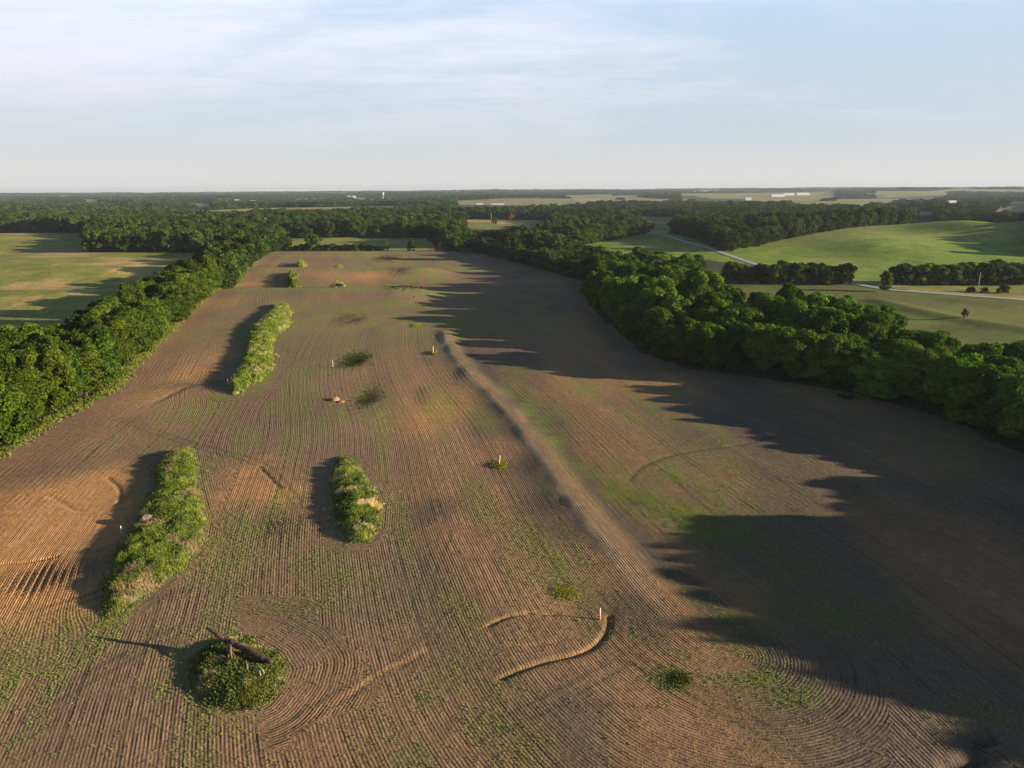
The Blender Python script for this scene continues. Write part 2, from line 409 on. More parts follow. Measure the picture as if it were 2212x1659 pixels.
SOIL = np.array([.178, .110, .067]); CLAYC = np.array([.40, .205, .080]); DARK = np.array([.066, .050, .044]); TAN = np.array([.32, .22, .125])
GRASSC = np.array([.155, .165, .034]); STRAWC = np.array([.36, .25, .115]); WOODC = np.array([.035, .040, .018])
col = np.tile(SOIL, (len(GX), 1))
n1 = fbm(GX/22, GY/34, 101, 4); n2 = fbm(GX/9, GY/14, 111, 3)
def lay(c, w):
    global col
    w = np.clip(w, 0, 1)[:, None]; col = col*(1-w)+np.asarray(c)*w
lay(DARK*1.35, sm(.45, .7, n1)*.7)
lay(CLAYC, sm(.50, .30, n1)*.22)
left = sm(10, -45, GX)
lay(np.array([.21, .128, .082]), left*.55)
def blob(x, y, rx, ry, rot=0.):
    c = unproj(x, y); dx = GX-c[0]; dy = GY-c[1]; ca, sa = math.cos(RAD(rot)), math.sin(RAD(rot))
    a = dx*ca+dy*sa; b = -dx*sa+dy*ca
    wv_ = 1+.9*(n2-.5)+.5*(n1-.5)
    return np.exp(-((a/rx)**2+(b/ry)**2)*wv_**2*1.1)
for (x, y, rx, ry, w) in [(90,1075,14,11,1),(140,1130,14,10,1),(60,1165,12,8,1),(30,1290,10,7,1),(200,1050,8,11,.9),(10,1220,10,8,.9),(120,1290,8,5,.5),(540,1015,5,9,.75),(580,1060,5,7,.95),(610,1075,3,4,.7),(470,770,7,9,.6),(420,800,9,8,.55),
      (360,815,9,9,.5),(560,615,22,9,.85),(600,585,20,12,.5),(700,603,14,14,.6),(790,603,22,13,.85),(680,625,6,10,.8),(930,895,6,16,.7),(880,870,5,13,.45),(1000,880,5,10,.3),(300,860,8,14,.5),(1130,905,1.5,16,.4),
      (960,1170,4,7,.3),(1230,1300,4,3,.35),(1450,1300,3,6,.5),(840,600,10,10,.7),(560,575,25,12,.35),(480,660,10,15,.35),(640,1060,3,5,.6)]:
    lay(CLAYC, blob(x, y, rx, ry)*w)
for (x, y, rx, ry, w) in [(1155,1010,3.5,7,.95),(1180,1080,4.,8,.85),(1210,1140,4,8,.6),(1400,1330,6,5,.7),(1330,1300,5,4,.5),(600,1140,4,5,.5),(1000,800,4,9,.75),(760,780,3,6,.8),(785,860,3.5,6,.7),(910,860,2.5,8,.6),
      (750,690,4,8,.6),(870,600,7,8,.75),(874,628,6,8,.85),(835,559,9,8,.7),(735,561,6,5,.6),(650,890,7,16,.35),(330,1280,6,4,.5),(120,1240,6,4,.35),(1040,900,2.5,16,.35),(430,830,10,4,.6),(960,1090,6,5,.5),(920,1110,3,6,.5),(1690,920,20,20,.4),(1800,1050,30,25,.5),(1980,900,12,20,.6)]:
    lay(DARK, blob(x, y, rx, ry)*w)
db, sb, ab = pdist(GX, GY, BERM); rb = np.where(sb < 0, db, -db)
lay(TAN, np.exp(-((rb-1.6)/1.6)**2)*1.*sm(0, 12, ab)*sm(0, 30, ab.max()-ab)*(.85+.3*n2))
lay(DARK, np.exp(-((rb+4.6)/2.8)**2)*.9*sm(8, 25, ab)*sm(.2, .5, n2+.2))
for k_, (g, w, dp) in GUL.items():
    d, _, _ = pdist(GX, GY, g)
    lay(CLAYC if k_ not in 'chi' else DARK, np.exp(-(d/(w*1.2))**2)*.5)
TRACKS = [[(1010,1290),(930,1370),(864,1425),(760,1480),(660,1540),(560,1600)], [(640,1120),(600,1190),(540,1250),(430,1330),(300,1400),(120,1500)], [(1320,1400),(1420,1440),(1560,1520),(1700,1600),(1780,1650)],
          [(940,1080),(960,1150),(930,1230),(920,1330),(960,1420)], [(0,1360),(90,1320),(190,1290),(260,1260)], [(260,905),(420,960),(560,1000),(640,1080)], [(1080,1560),(1200,1500),(1330,1430),(1420,1370)]]
trk = np.zeros(len(GX))
for tr_ in TRACKS:
    d, s_, _ = pdist(GX, GY, smooth_line(PP(tr_), 5)); trk = np.maximum(trk, np.exp(-((d-.95)/.34)**2)*sm(.3, .55, fbm(GX/6, GY/6, 808, 2)+.12))
lay(DARK*1.15, trk*.62)
for k_, w_ in ISLW.items():
    d, _, _ = pdist(GX, GY, w_, True); lay((.16, .15, .06), np.exp(-(d/1.1)**2)*.6)
# grass land outside the field
g1 = fbm(GX/60, GY/60, 201, 4); g2 = fbm(GX/14, GY/14, 211, 3)
gc = GRASSC[None]*(.75+.6*g2[:, None]); w = (sm(.52, .66, g1)*.8)[:, None]; gc = gc*(1-w)+STRAWC*w*(.8+.4*g2[:, None])
hillm = inpoly(GX, GY, CLW['hill'])|inpoly(GX, GY, CLW['glade'])
hc = np.array([.120, .175, .018])[None]*(.7+.7*g2[:, None]); gc = np.where(hillm[:, None], hc*(1-w*.25)+STRAWC*w*.25, gc)
farf = sm(1300, 2500, GY)[:, None]; gc = gc*(1-farf)+farf*np.where((fbm(GX/300, GY/400, 211, 2) > .52)[:, None], np.array([.15, .17, .045]), np.array([.175, .16, .075]))*(.7+.7*g1[:, None])
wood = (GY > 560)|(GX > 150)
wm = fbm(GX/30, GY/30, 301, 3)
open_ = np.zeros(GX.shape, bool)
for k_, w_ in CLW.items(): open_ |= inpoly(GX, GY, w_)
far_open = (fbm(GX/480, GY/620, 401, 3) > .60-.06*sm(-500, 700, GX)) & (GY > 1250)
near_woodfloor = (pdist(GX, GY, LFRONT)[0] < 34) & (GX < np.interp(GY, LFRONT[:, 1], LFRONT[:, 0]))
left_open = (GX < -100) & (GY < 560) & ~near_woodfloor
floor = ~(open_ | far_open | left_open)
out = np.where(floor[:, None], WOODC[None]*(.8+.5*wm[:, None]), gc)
bean = inpoly(GX, GY, CLW['bean'])
beanc = np.array([.118, .100, .047])[None]*(1-.6*sm(.40, .62, n1)[:, None])*(.7+.6*n2[:, None]); out = np.where(bean[:, None], beanc, out)
for nm in ('soil1', 'soil2', 'soil3'): out = np.where(inpoly(GX, GY, CLW[nm])[:, None], np.array([.27, .19, .13]), out)
verge = np.exp(-((sF+1.6)/1.8)**2)*(GX < -30)
out = out*(1-verge[:, None]*.8)+np.array([.17, .20, .06])*verge[:, None]*.8
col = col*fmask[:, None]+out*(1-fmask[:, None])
# crop (green seedlings) density
RU = GX*RN[0]+GY*RN[1]; RV = -GX*RN[1]+GY*RN[0]
crop = .46*sm(.38, .68, fbm(RU/5, RV/24, 501, 4))*sm(.25, .6, fbm(RU/30, RV/50, 507, 2))+.14+.34*sm(130, 300, GY)*sm(.35, .6, fbm(GX/40, GY/30, 505, 3))
for (x, y, rx, ry, w) in [(1330,1060,4,8,1),(1400,1080,6,7,.95),(1480,1110,8,6,1),(1570,1150,8,5,1),(1450,1020,6,7,.8),(1640,1180,8,5,.6),(1360,900,5,9,.7),(1270,845,5,9,.9),(1150,880,3.5,16,.9),(1200,950,3,10,.9),(1100,830,3,12,.6),
      (690,1205,6,7,.7),(740,1240,7,5,.6),(560,1220,5,5,.5),(700,1300,7,4,.5),(400,890,14,16,.8),(330,930,10,12,.5),(460,860,8,7,.8),(640,930,8,22,.6),(720,900,6,18,.8),(820,930,7,18,.4),(650,720,8,12,.3),(700,715,12,14,.8),(860,700,10,16,.6),
      (940,640,20,12,1),(700,640,40,6,1),(620,590,25,5,.7),(850,560,60,14,.7),(980,560,40,20,.6),(950,680,12,16,.6),(1130,665,25,16,.8),(1200,690,14,10,.6),(1130,790,8,18,.6),(900,1500,7,3,.5),(1050,1560,4,4,.6),(960,1450,4,5,.6),(1100,1470,4,4,.4),
      (1450,1460,4,3,.7),(1620,1460,6,3,.9),(1700,1500,6,3,.7),(1560,1400,5,4,.7),(1800,1330,15,8,.6),(1700,1230,12,8,.6),(2120,1540,6,4,.7),(2100,1000,14,12,.6),(1230,1275,3,4,.6),(560,1290,4,4,.4),(330,1400,6,2,.3),(330,900,8,6,.5),(860,1560,3,4,.5),(1150,1600,4,3,.5),(700,1450,4,3,.2),(500,1560,4,3,.4),(350,1470,4,4,.4)]:
    crop = np.maximum(crop, blob(x, y, rx, ry)*w*(.45+1.0*fbm(RU/2.6, RV/13, 521, 3)))
for (x, y, rx, ry, w) in [(1330,1060,4,7,1),(1390,1075,6,6,.9),(1460,1105,7,5,1),(1540,1140,8,5,1),(1450,1020,6,6,.6),(1150,880,3,14,.8),(1200,950,2.5,9,.8),(1270,845,5,8,.8),(700,715,14,9,.6)]:
    crop = np.maximum(crop, blob(x, y, rx, ry)*w*(.75+.5*fbm(RU/2, RV/8, 523, 2)))
for (x, y, rx, ry, w) in [(120,1120,18,16,1),(30,1220,14,12,1),(120,1270,8,8,.8),(150,1180,10,9,.9),(560,1040,8,10,.8),(790,600,22,12,.7),(560,610,22,9,.7),(420,790,10,9,.7),(980,1000,8,20,.6),(1000,1180,8,10,.6),(1300,980,6,9,.4)]:
    crop = crop*(1-w*blob(x, y, rx, ry))
crop = crop+sm(-40, -70, GX)*.75*(np.exp(-((GY-384)/5)**2)+np.exp(-((GY-482)/6)**2))*(.4+fbm(GX/9, GY/9, 577, 2))
crop = np.clip(crop*(1-np.exp(-((rb-1.8)/2.)**2)*.7)*(1-.8*np.exp(-(np.maximum(dF-2, 0)/5)**2)*(GX < 0)), 0, 1)
beann = bean*(.62+.4*sm(.35, .6, fbm(GX/25, GY/25, 531, 3)))
crop = crop*fmask+beann*(1-fmask)
grass = (1-fmask)*(1-bean)
rowamp = (.55+.5*fbm(GX/12, GY/25, 541, 3))
for (x, y, rx, ry, w) in [(120,1230,9,8,1),(600,1140,7,7,.6),(1400,1320,8,8,.7),(420,810,14,8,.6)]: rowamp = rowamp+blob(x, y, rx, ry)*w*.6
for (x, y, rx, ry, w) in [(1250,1290,5,6,.8),(120,1110,12,9,.6),(560,870,7,5,.4),(1030,830,4,6,.4)]: rowamp = rowamp*(1-blob(x, y, rx, ry)*w)
rowamp = rowamp*(fmask+bean*2.2*(1-fmask))
# row coordinate
pa = row_main(GX, GY)
pb, pm = row_second(GX, GY)
bd = smooth_line(PP([(1530,615),(1800,640),(2000,660),(2230,690)]), 4)
pbd, sbd, _ = pdist(GX, GY, bd); inb = bean > 0
pb = np.where(inb, pbd*sbd, pb); pm = np.where(inb, 1., pm)
def grad(a):
    A = a.reshape(NY, NX); gy_, gx_ = np.gradient(A, gy, gx); return gx_.ravel(), gy_.ravel()
gax, gay = grad(pa); gbx, gby = grad(pb)
for g in (gax, gay, gbx, gby): np.clip(g, -1.6, 1.6, out=g)
del_ = None

def ground_material():
    m = bpy.data.materials.new('ground'); m.use_nodes = True; q = NT(m.node_tree); b = q.n['Principled BSDF']
    base = q.attr('base').outputs['Color']
    A = q.add('ShaderNodeSeparateXYZ', {0: q.attr('rowa').outputs['Vector']}); B = q.add('ShaderNodeSeparateXYZ', {0: q.attr('rowb').outputs['Vector']})
    K = q.add('ShaderNodeSeparateXYZ', {0: q.attr('mk').outputs['Vector']}); crop_, grass_, amp_ = K.outputs
    mm = q.attr('rm').outputs['Fac']
    geo = q.add('ShaderNodeNewGeometry'); pos = geo.outputs['Position']
    jit = q.noise(pos, .45, 2)
    msel = q.m('GREATER_THAN', q.m('ADD', mm, q.m('MULTIPLY', q.m('SUBTRACT', jit, .5), .25)), .5)
    def mixf(f, a, c): return q.m('ADD', a, q.m('MULTIPLY', f, q.m('SUBTRACT', c, a)))
    phi = mixf(msel, A.outputs[0], B.outputs[0]); gxx = mixf(msel, A.outputs[1], B.outputs[1]); gyy = mixf(msel, A.outputs[2], B.outputs[2])
    wob = q.m('MULTIPLY', q.m('SUBTRACT', q.noise(pos, 1.1, 2), .5), .13)
    ph = q.m('ADD', phi, wob)
    w1 = q.m('MULTIPLY', ph, 2*math.pi/.40)
    w2 = q.m('MULTIPLY', ph, 2*math.pi/1.21)
    crest = q.m('SINE', w1); slope1 = q.m('COSINE', w1)
    # a few furrows much deeper than the others (per-row random), broken along their length
    rown = q.noise(None, 1.35, 2, .7, '1D', W=ph)
    deep = q.rng(rown, .54, .68)
    brk = q.noise(pos, .23, 3, .6)
    ampl = q.m('MULTIPLY', amp_, q.rng(brk, .3, .65, .45, 1.25))
    sl = q.m('ADD', q.m('MULTIPLY', slope1, .36), q.m('MULTIPLY', q.m('MULTIPLY', q.m('COSINE', w2), q.rng(brk, .35, .7, .02, .24)), q.m('ADD', .5, deep)))
    sl = q.m('MULTIPLY', sl, ampl)
    # --- colour
    n_f = q.noise(pos, 3.2, 4, .65); n_m = q.noise(pos, .55, 4, .6); n_s = q.noise(pos, 7.5, 2, .7)
    soil = q.vm('SCALE', base, sc=q.rng(n_m, .25, .75, .78, 1.25, False))
    soil = q.vm('SCALE', soil, sc=q.rng(n_f, .3, .7, .74, 1.28, False))
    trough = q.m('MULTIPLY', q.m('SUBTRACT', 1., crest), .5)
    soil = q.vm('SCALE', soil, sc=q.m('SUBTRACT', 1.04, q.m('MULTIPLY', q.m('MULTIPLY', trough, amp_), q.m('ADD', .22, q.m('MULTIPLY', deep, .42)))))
    ps = q.m('DIVIDE', ph, 6.1); wn = q.add('ShaderNodeTexWhiteNoise', {'W': q.m('FLOOR', ps)}, noise_dimensions='1D')
    soil = q.vm('SCALE', soil, sc=q.rng(wn.outputs[0], 0, 1, .90, 1.08, False))
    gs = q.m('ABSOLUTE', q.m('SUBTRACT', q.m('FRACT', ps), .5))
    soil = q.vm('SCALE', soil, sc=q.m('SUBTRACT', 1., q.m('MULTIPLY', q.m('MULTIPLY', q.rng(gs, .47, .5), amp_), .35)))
    residue = q.m('MULTIPLY', q.rng(n_s, .66, .74), q.m('SUBTRACT', 1., grass_))
    soil = q.mix(q.m('MULTIPLY', residue, .5), soil, (.42, .34, .24, 1))
    # seedlings in the rows
    pl = q.noise(pos, 2.1, 3, .75); pl2 = q.noise(pos, .31, 3, .6)
    th = q.m('SUBTRACT', .78, q.m('MULTIPLY', q.m('ADD', crop_, q.m('MULTIPLY', q.m('SUBTRACT', pl2, .5), q.m('MULTIPLY', crop_, 1.6))), .42))
    onrow = q.rng(crest, -.3, .5)
    g = q.m('MULTIPLY', q.rng(q.m('SUBTRACT', pl, th), -.03, .05), onrow)
    g = q.m('MULTIPLY', g, q.m('MULTIPLY', q.rng(crop_, .12, .35), q.m('SUBTRACT', 1., grass_)))
    gcol = q.mix(q.rng(n_f, .35, .65), (.075, .13, .015, 1), (.20, .26, .035, 1))
    soil = q.mix(q.m('MULTIPLY', g, .9), soil, gcol)
    soil = q.mix(q.m('MULTIPLY', q.m('MULTIPLY', crop_, q.rng(pl2, .25, .7, .45, 1.)), .50), soil, (.135, .155, .035, 1))
    # pasture texture
    gn = q.noise(pos, .12, 5, .7, dist=.3); gn2 = q.noise(pos, .9, 4, .7)
    gr = q.vm('SCALE', base, sc=q.rng(gn2, .3, .7, .65, 1.35, False))
    gr = q.mix(q.m('MULTIPLY', q.rng(gn, .5, .62), .55), gr, q.vm('MULTIPLY', gr, (1.7, 1.25, 1.3)))
    gr = q.mix(q.m('MULTIPLY', q.rng(gn, .5, .40), .6), gr, q.vm('MULTIPLY', gr, (.65, .85, .55)))
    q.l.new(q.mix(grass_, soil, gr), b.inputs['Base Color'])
    b.inputs['Roughness'].default_value = .95; b.inputs['Specular IOR Level'].default_value = .12
    # --- normal: clods (bump) plus furrow slope along the row gradient
    hgt = q.m('ADD', q.m('MULTIPLY', n_f, .085), q.m('ADD', q.m('MULTIPLY', q.noise(pos, 1.0, 3, .6), .09), q.m('MULTIPLY', g, .05)))
    hg2 = q.m('ADD', q.m('MULTIPLY', gn2, .22), q.m('MULTIPLY', q.noise(pos, .3, 3, .6), .35))
    hh = q.m('ADD', q.m('MULTIPLY', hgt, q.m('SUBTRACT', 1., grass_)), q.m('MULTIPLY', hg2, grass_))
    bp = q.add('ShaderNodeBump', {'Height': hh, 'Strength': 1.0, 'Distance': 1.0})
    gv = q.add('ShaderNodeCombineXYZ', {0: q.m('MULTIPLY', gxx, sl), 1: q.m('MULTIPLY', gyy, sl), 2: 0.}).outputs[0]
    nv = q.vm('NORMALIZE', q.vm('SUBTRACT', bp.outputs[0], gv))
    q.l.new(nv, b.inputs['Normal'])
    return m
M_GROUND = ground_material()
idx = np.arange(NX*NY).reshape(NY, NX)
Q = np.stack([idx[:-1, :-1], idx[:-1, 1:], idx[1:, 1:], idx[1:, :-1]], -1).reshape(-1, 4)
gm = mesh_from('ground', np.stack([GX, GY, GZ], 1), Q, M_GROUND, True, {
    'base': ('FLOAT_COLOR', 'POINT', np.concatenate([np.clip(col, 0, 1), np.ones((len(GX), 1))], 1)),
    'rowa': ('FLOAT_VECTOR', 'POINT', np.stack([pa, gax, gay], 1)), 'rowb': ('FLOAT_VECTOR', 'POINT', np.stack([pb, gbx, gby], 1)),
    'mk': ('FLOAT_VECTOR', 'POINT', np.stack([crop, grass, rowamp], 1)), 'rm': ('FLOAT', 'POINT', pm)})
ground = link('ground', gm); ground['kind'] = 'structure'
def gridz(x, y):
    """height of the ground sheet as meshed"""
    x = np.atleast_1d(np.asarray(x, float)); y = np.atleast_1d(np.asarray(y, float))
    i = np.clip(np.searchsorted(gx, x)-1, 0, NX-2); j = np.clip(np.searchsorted(gy, y)-1, 0, NY-2)
    fx = (x-gx[i])/(gx[i+1]-gx[i]); fy = (y-gy[j])/(gy[j+1]-gy[j]); Z = GZ.reshape(NY, NX)
    return (Z[j, i]*(1-fx)+Z[j, i+1]*fx)*(1-fy)+(Z[j+1, i]*(1-fx)+Z[j+1, i+1]*fx)*fy
def gz1(x, y): return float(gridz(x, y)[0])
def gridv(A, x, y):
    i = np.clip(np.searchsorted(gx, x), 0, NX-1); j = np.clip(np.searchsorted(gy, y), 0, NY-1); return A.reshape(NY, NX)[j, i]

# ------------------------------------------------------------------ card clouds (leaves, grass)
def cards(C, Nn, size, rs, aspect=1.):
    """quads centred C, facing Nn, random spin"""
    n = len(C); Nn = Nn/np.maximum(np.linalg.norm(Nn, axis=1, keepdims=True), 1e-6)
    r_ = rs.normal(size=(n, 3)); a = np.cross(Nn, r_); a /= np.maximum(np.linalg.norm(a, axis=1, keepdims=True), 1e-6); b = np.cross(Nn, a)
    s_ = np.asarray(size).reshape(-1, 1)/2*np.ones((n, 1)); a = a*s_*aspect; b = b*s_
    # slightly folded leaf spray: corners pushed off the plane
    k1 = Nn*s_*.35
    return np.stack([C-a-b-k1, C+a-b*.6, C+a*.8+b-k1, C-a*.6+b], 1)
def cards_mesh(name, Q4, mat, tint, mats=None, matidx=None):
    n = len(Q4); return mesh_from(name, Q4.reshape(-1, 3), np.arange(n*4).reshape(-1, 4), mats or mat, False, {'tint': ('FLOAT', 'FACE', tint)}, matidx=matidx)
def crown_mesh(name, seed, Hh=14., R=5., nl=38, per=230, cs=.55, base=.1, shape='round', mat=None):
    rs = np.random.RandomState(seed); C = []; N = []; T = []; Sz = []
    zc0 = Hh*base; ext = Hh-zc0
    for i in range(nl):
        t = (i+.5)/nl; t = t**.8
        zf = t
        if shape == 'round': prof = math.sqrt(max(0, 1-((zf-.42)/.62)**2))
        elif shape == 'tall': prof = .85*math.sqrt(max(0, 1-((zf-.45)/.6)**2))
        elif shape == 'cone': prof = (1-zf)*.9+.1
        elif shape == 'open': prof = math.sqrt(max(0, 1-((zf-.6)/.5)**2))
        an = i*2.39996+rs.rand()*.9; rr = R*prof*(.55+.38*rs.rand()) if rs.rand() > .18 else R*prof*.25*rs.rand()
        c = np.array([rr*math.cos(an), rr*math.sin(an), zc0+ext*(.08+.84*zf)+rs.normal()*.35])
        rl = R*(.24+.17*rs.rand())*(1 if shape != 'cone' else .75)
        if shape == 'round': rl *= 1.08
        n = int(per*(rl/(R*.33))**2)
        d = rs.normal(size=(n, 3)); d /= np.linalg.norm(d, axis=1, keepdims=True)
        outw = c-np.array([0, 0, zc0+ext*.35]); outw /= np.linalg.norm(outw)+1e-6
        d = d+outw*.55; d /= np.linalg.norm(d, axis=1, keepdims=True)
        # cauliflower sub-lumps
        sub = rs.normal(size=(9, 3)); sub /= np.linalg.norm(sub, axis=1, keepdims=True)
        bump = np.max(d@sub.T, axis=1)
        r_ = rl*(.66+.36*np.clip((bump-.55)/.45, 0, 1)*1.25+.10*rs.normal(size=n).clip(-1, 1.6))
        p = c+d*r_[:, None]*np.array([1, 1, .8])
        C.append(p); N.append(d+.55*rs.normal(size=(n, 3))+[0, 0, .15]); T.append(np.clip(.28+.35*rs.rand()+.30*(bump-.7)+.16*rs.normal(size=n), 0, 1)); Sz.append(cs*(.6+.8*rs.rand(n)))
    C = np.vstack(C); N = np.vstack(N); T = np.concatenate(T); Sz = np.concatenate(Sz)
    ok = C[:, 2] > .15; C, N, T, Sz = C[ok], N[ok], T[ok], Sz[ok]
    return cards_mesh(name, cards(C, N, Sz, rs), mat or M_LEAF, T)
def trunk_mesh(name, seed, Hh=14., r0=.26, lean=.3, mat=None, branches=6):
    rs = np.random.RandomState(seed); mb = MB()
    top = Hh*.72; pts = [(lean*math.sin(t*2.1)*t, lean*.6*math.sin(t*3+1)*t, t*top-.3) for t in np.linspace(0, 1, 7)]
    mb.tube(pts, np.linspace(r0, .06, 7)*np.array([1.35, 1, 1, 1, 1, 1, 1]), 7, .15, seed)
    for i in range(branches):
        t = .28+.6*rs.rand(); b = np.array([np.interp(t, np.linspace(0, 1, 7), [q_[j] for q_ in pts]) for j in range(3)]); an = rs.rand()*6.28; L = Hh*(.2+.14*rs.rand())
        e = b+np.array([math.cos(an)*L*.8, math.sin(an)*L*.8, L*.6]); mb.tube([b, (b+e)/2+[0, 0, -.15], e], [r0*.4, r0*.25, .03], 5)
    return mesh_from(name, np.vstack(mb.V), mb.Q, mat or M_BARK, True, F3=mb.T)
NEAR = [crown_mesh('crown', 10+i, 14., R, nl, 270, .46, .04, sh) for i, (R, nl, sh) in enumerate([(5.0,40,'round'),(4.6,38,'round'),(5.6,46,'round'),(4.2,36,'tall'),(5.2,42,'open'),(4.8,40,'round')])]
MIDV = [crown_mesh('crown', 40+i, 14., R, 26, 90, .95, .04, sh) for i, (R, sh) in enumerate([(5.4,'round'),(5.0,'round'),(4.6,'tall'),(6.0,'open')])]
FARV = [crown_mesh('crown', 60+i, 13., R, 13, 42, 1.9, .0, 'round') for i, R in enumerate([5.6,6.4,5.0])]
SHRUB = [crown_mesh('crown', 80+i, 3.5, 2.4, 16, 120, .32, .0, 'round') for i in range(3)]
CEDAR = [crown_mesh('crown', 90+i, 7., 2.2, 30, 110, .38, .0, 'cone') for i in range(2)]
DEADC = crown_mesh('crown', 99, 9., 3.2, 22, 90, .45, .12, 'open', M_DEAD)
BUSHV = crown_mesh('crown', 97, 5., 3.4, 22, 90, .5, .0, 'round')
TR = [trunk_mesh('trunk', i, 14., .22+.05*i, .5) for i in range(3)]
TRS = trunk_mesh('trunk', 7, 3.0, .07, .1, branches=4); TRM = trunk_mesh('trunk', 8, 6.5, .14, .1, branches=3); TRD = trunk_mesh('trunk', 9, 9.5, .17, .3, M_DEAD, 9)

ORD = 'first second third fourth fifth sixth seventh eighth ninth tenth eleventh twelfth thirteenth fourteenth fifteenth sixteenth seventeenth eighteenth last'.split()
RS = np.random.RandomState(2024)
def make_tree(x, y, cm, tm, label, cat='tree', name='broadleaf_tree', group=None, sc=1., colr=(1, 1, 1), sz=1., rz=None):
    t = thing(name, (x, y, gz1(x, y)-.05), label, cat, group, RS.rand()*6.28 if rz is None else rz)
    t.scale = (sc, sc, sc*sz)
    c = link('crown', cm, t); c.color = (*colr, 1); link('trunk', tm, t)
    return t

def scatter(poly, sp, seed, jit=.42):
    rs = np.random.RandomState(seed); x0, y0 = poly.min(0); x1, y1 = poly.max(0)
    xs = np.arange(x0, x1+sp, sp); yy = np.arange(y0, y1+sp, sp*.866); X, Y = np.meshgrid(xs, yy); X = X+(np.arange(len(yy)) % 2)[:, None]*sp/2
    X = X.ravel()+rs.uniform(-jit, jit, X.size)*sp; Y = Y.ravel()+rs.uniform(-jit, jit, Y.size)*sp
    k_ = inpoly(X, Y, poly); return X[k_], Y[k_]

# ---- hedge belts: candidate positions
LBACK = np.array([(-238,720),(-222,560),(-198,470),(-181,371),(-160,300),(-155,262),(-158,225),(-156,180),(-150,140),(-140,118)], float)
LPOLY = np.vstack([LFRONT+np.array([-3.5, 0]), [(-212,700)], LBACK])
RBACK = np.array([(-20,665),(22,575),(60,520),(112,500),(112,440),(100,380),(85,330),(84,295),(88,275),(112,268),(124,245),(126,225),(132,205),(138,192),(146,170),(140,120),(146,92),(160,60),(180,20),(190,0)], float)
RPOLY = np.vstack([RFRONT+np.array([4.5, 2.5])*np.ones((len(RFRONT), 1)), RBACK[::-1]])
cand = []
def edge_row(line, off, sp, side, y0):
    L = smooth_line(line, 6); d, = [np.r_[0, np.cumsum(np.hypot(*np.diff(L, axis=0).T))]]
    t = np.gradient(L, axis=0); t /= np.linalg.norm(t, axis=1, keepdims=True); nn = np.stack([-t[:, 1], t[:, 0]], 1)*off
    for q_ in np.arange(2, d[-1], sp):
        q2 = q_+RS.uniform(-1.5, 1.5); x = np.interp(q2, d, L[:, 0]+nn[:, 0]); y = np.interp(q2, d, L[:, 1]+nn[:, 1])
        if y > y0: cand.append((x+RS.normal()*.6, y+RS.normal()*.6, side))
edge_row(LFRONT, 5.2, 8.4, 'L', 100); edge_row(RFRONT, 5.8, 8.4, 'R', 0); NE = len(cand); EP = np.array([c_[:2] for c_ in cand])
X, Y = scatter(LPOLY, 10.2, 5)
for x, y in zip(X, Y):
    if np.hypot(EP[:, 0]-x, EP[:, 1]-y).min() > 7.2: cand.append((x, y, 'L'))
X, Y = scatter(RPOLY, 10.2, 6)
for x, y in zip(X, Y):
    if np.hypot(EP[:, 0]-x, EP[:, 1]-y).min() > 7.2: cand.append((x, y, 'R'))
def infr(x, y, m=0):
    zc = y*math.cos(PITCH)+(CAM_H)*math.sin(PITCH); return abs(x)/zc < .706+m
size = []
for (x, y, s_) in cand:
    d = math.hypot(x, y); size.append((1/d if infr(x, y, .03) else 0))
order = np.argsort(-np.array(size))
NIND = 225
chosen = set(int(i) for i in order[:NIND] if size[int(i)] > 0)
stuff_pts = []   # x,y,z,kind,scale,zscale,rot
def tree_h(x, y, side):
    h_ = 9.5+9.*RS.rand()**1.1
    if side == 'R':
        if y < 88: h_ = 16.4+2.6*RS.rand()
        elif y < 100: h_ = 14.2+2*RS.rand()
        elif y < 152: h_ = 8.8+3.2*RS.rand()
        elif y < 215: h_ = min(h_, 15.)-.8
        if 123 < y < 131 and x < 122: h_ = 7+2*RS.rand()
        if 255 < y < 420 : h_ += 1.5
        if y > 480: h_ = 9+3*RS.rand()
    else:
        if y < 250: h_ = 13+4*RS.rand()
        if y > 560: h_ += 1
    return h_
for i, (x, y, side) in enumerate(cand):
    h_ = tree_h(x, y, side); v = RS.randint(len(NEAR))
    if i in chosen:
        br = RS.rand()
        pale = br > .5; shade = 'paler' if pale else 'darker'; tall = 'tall' if h_ > 15 else 'mid-height' if h_ > 13 else 'low'
        line = LFRONT if side == 'L' else RFRONT
        dd_ = float(pdist(np.array([x]), np.array([y]), line)[0][0]); pos_ = 'front edge' if i < NE else 'second rank' if dd_ < 17 else 'rear rank' if dd_ < 28 else 'back edge'
        if side == 'L':
            hv = RS.rand(); c = (.46+.28*br+.12*hv, .62+.30*br, .50)
            st = ('opposite the long straw fringed mound' if y < 165 else 'at the left picture edge stretch' if y < 205 else 'opposite the near tip of the bent mound' if y < 260 else 'opposite the bent mound' if y < 330 else 'at the first crest' if y < 420 else 'near the far end')
            lab = '%s %s tree, %s of left row, %s' % (tall, shade, pos_, st); g = 'trees of the left row '+st
        else:
            hv = RS.rand(); c = (.66+.42*br+.18*hv*hv, .98+.46*br, .60+.2*hv)
            st = ('by the dark field corner' if y < 160 else 'right of the bend' if y < 205 else 'in the bend' if y < 240 else 'beyond the bend' if y < 285 else 'beside the bean field corner' if y < 340 else 'in the tall clump' if y < 400 else 'behind the tall clump' if y < 480 else 'near the far end')
            lab = '%s %s tree, %s of right belt, %s' % (tall, shade, pos_, st); g = 'trees of the right belt '+st
        mv = NEAR[v] if y < 420 else MIDV[v % 4]
        make_tree(x, y, mv, TR[v % 3], lab, group=g, sc=(q_s := (.95+.62*RS.rand())*(.8 if h_ < 9 else 1.)), colr=c, sz=h_/14./q_s)
    else:
        stuff_pts.append((x, y, v % 4, 1.25, h_/14., RS.rand()*6.28))

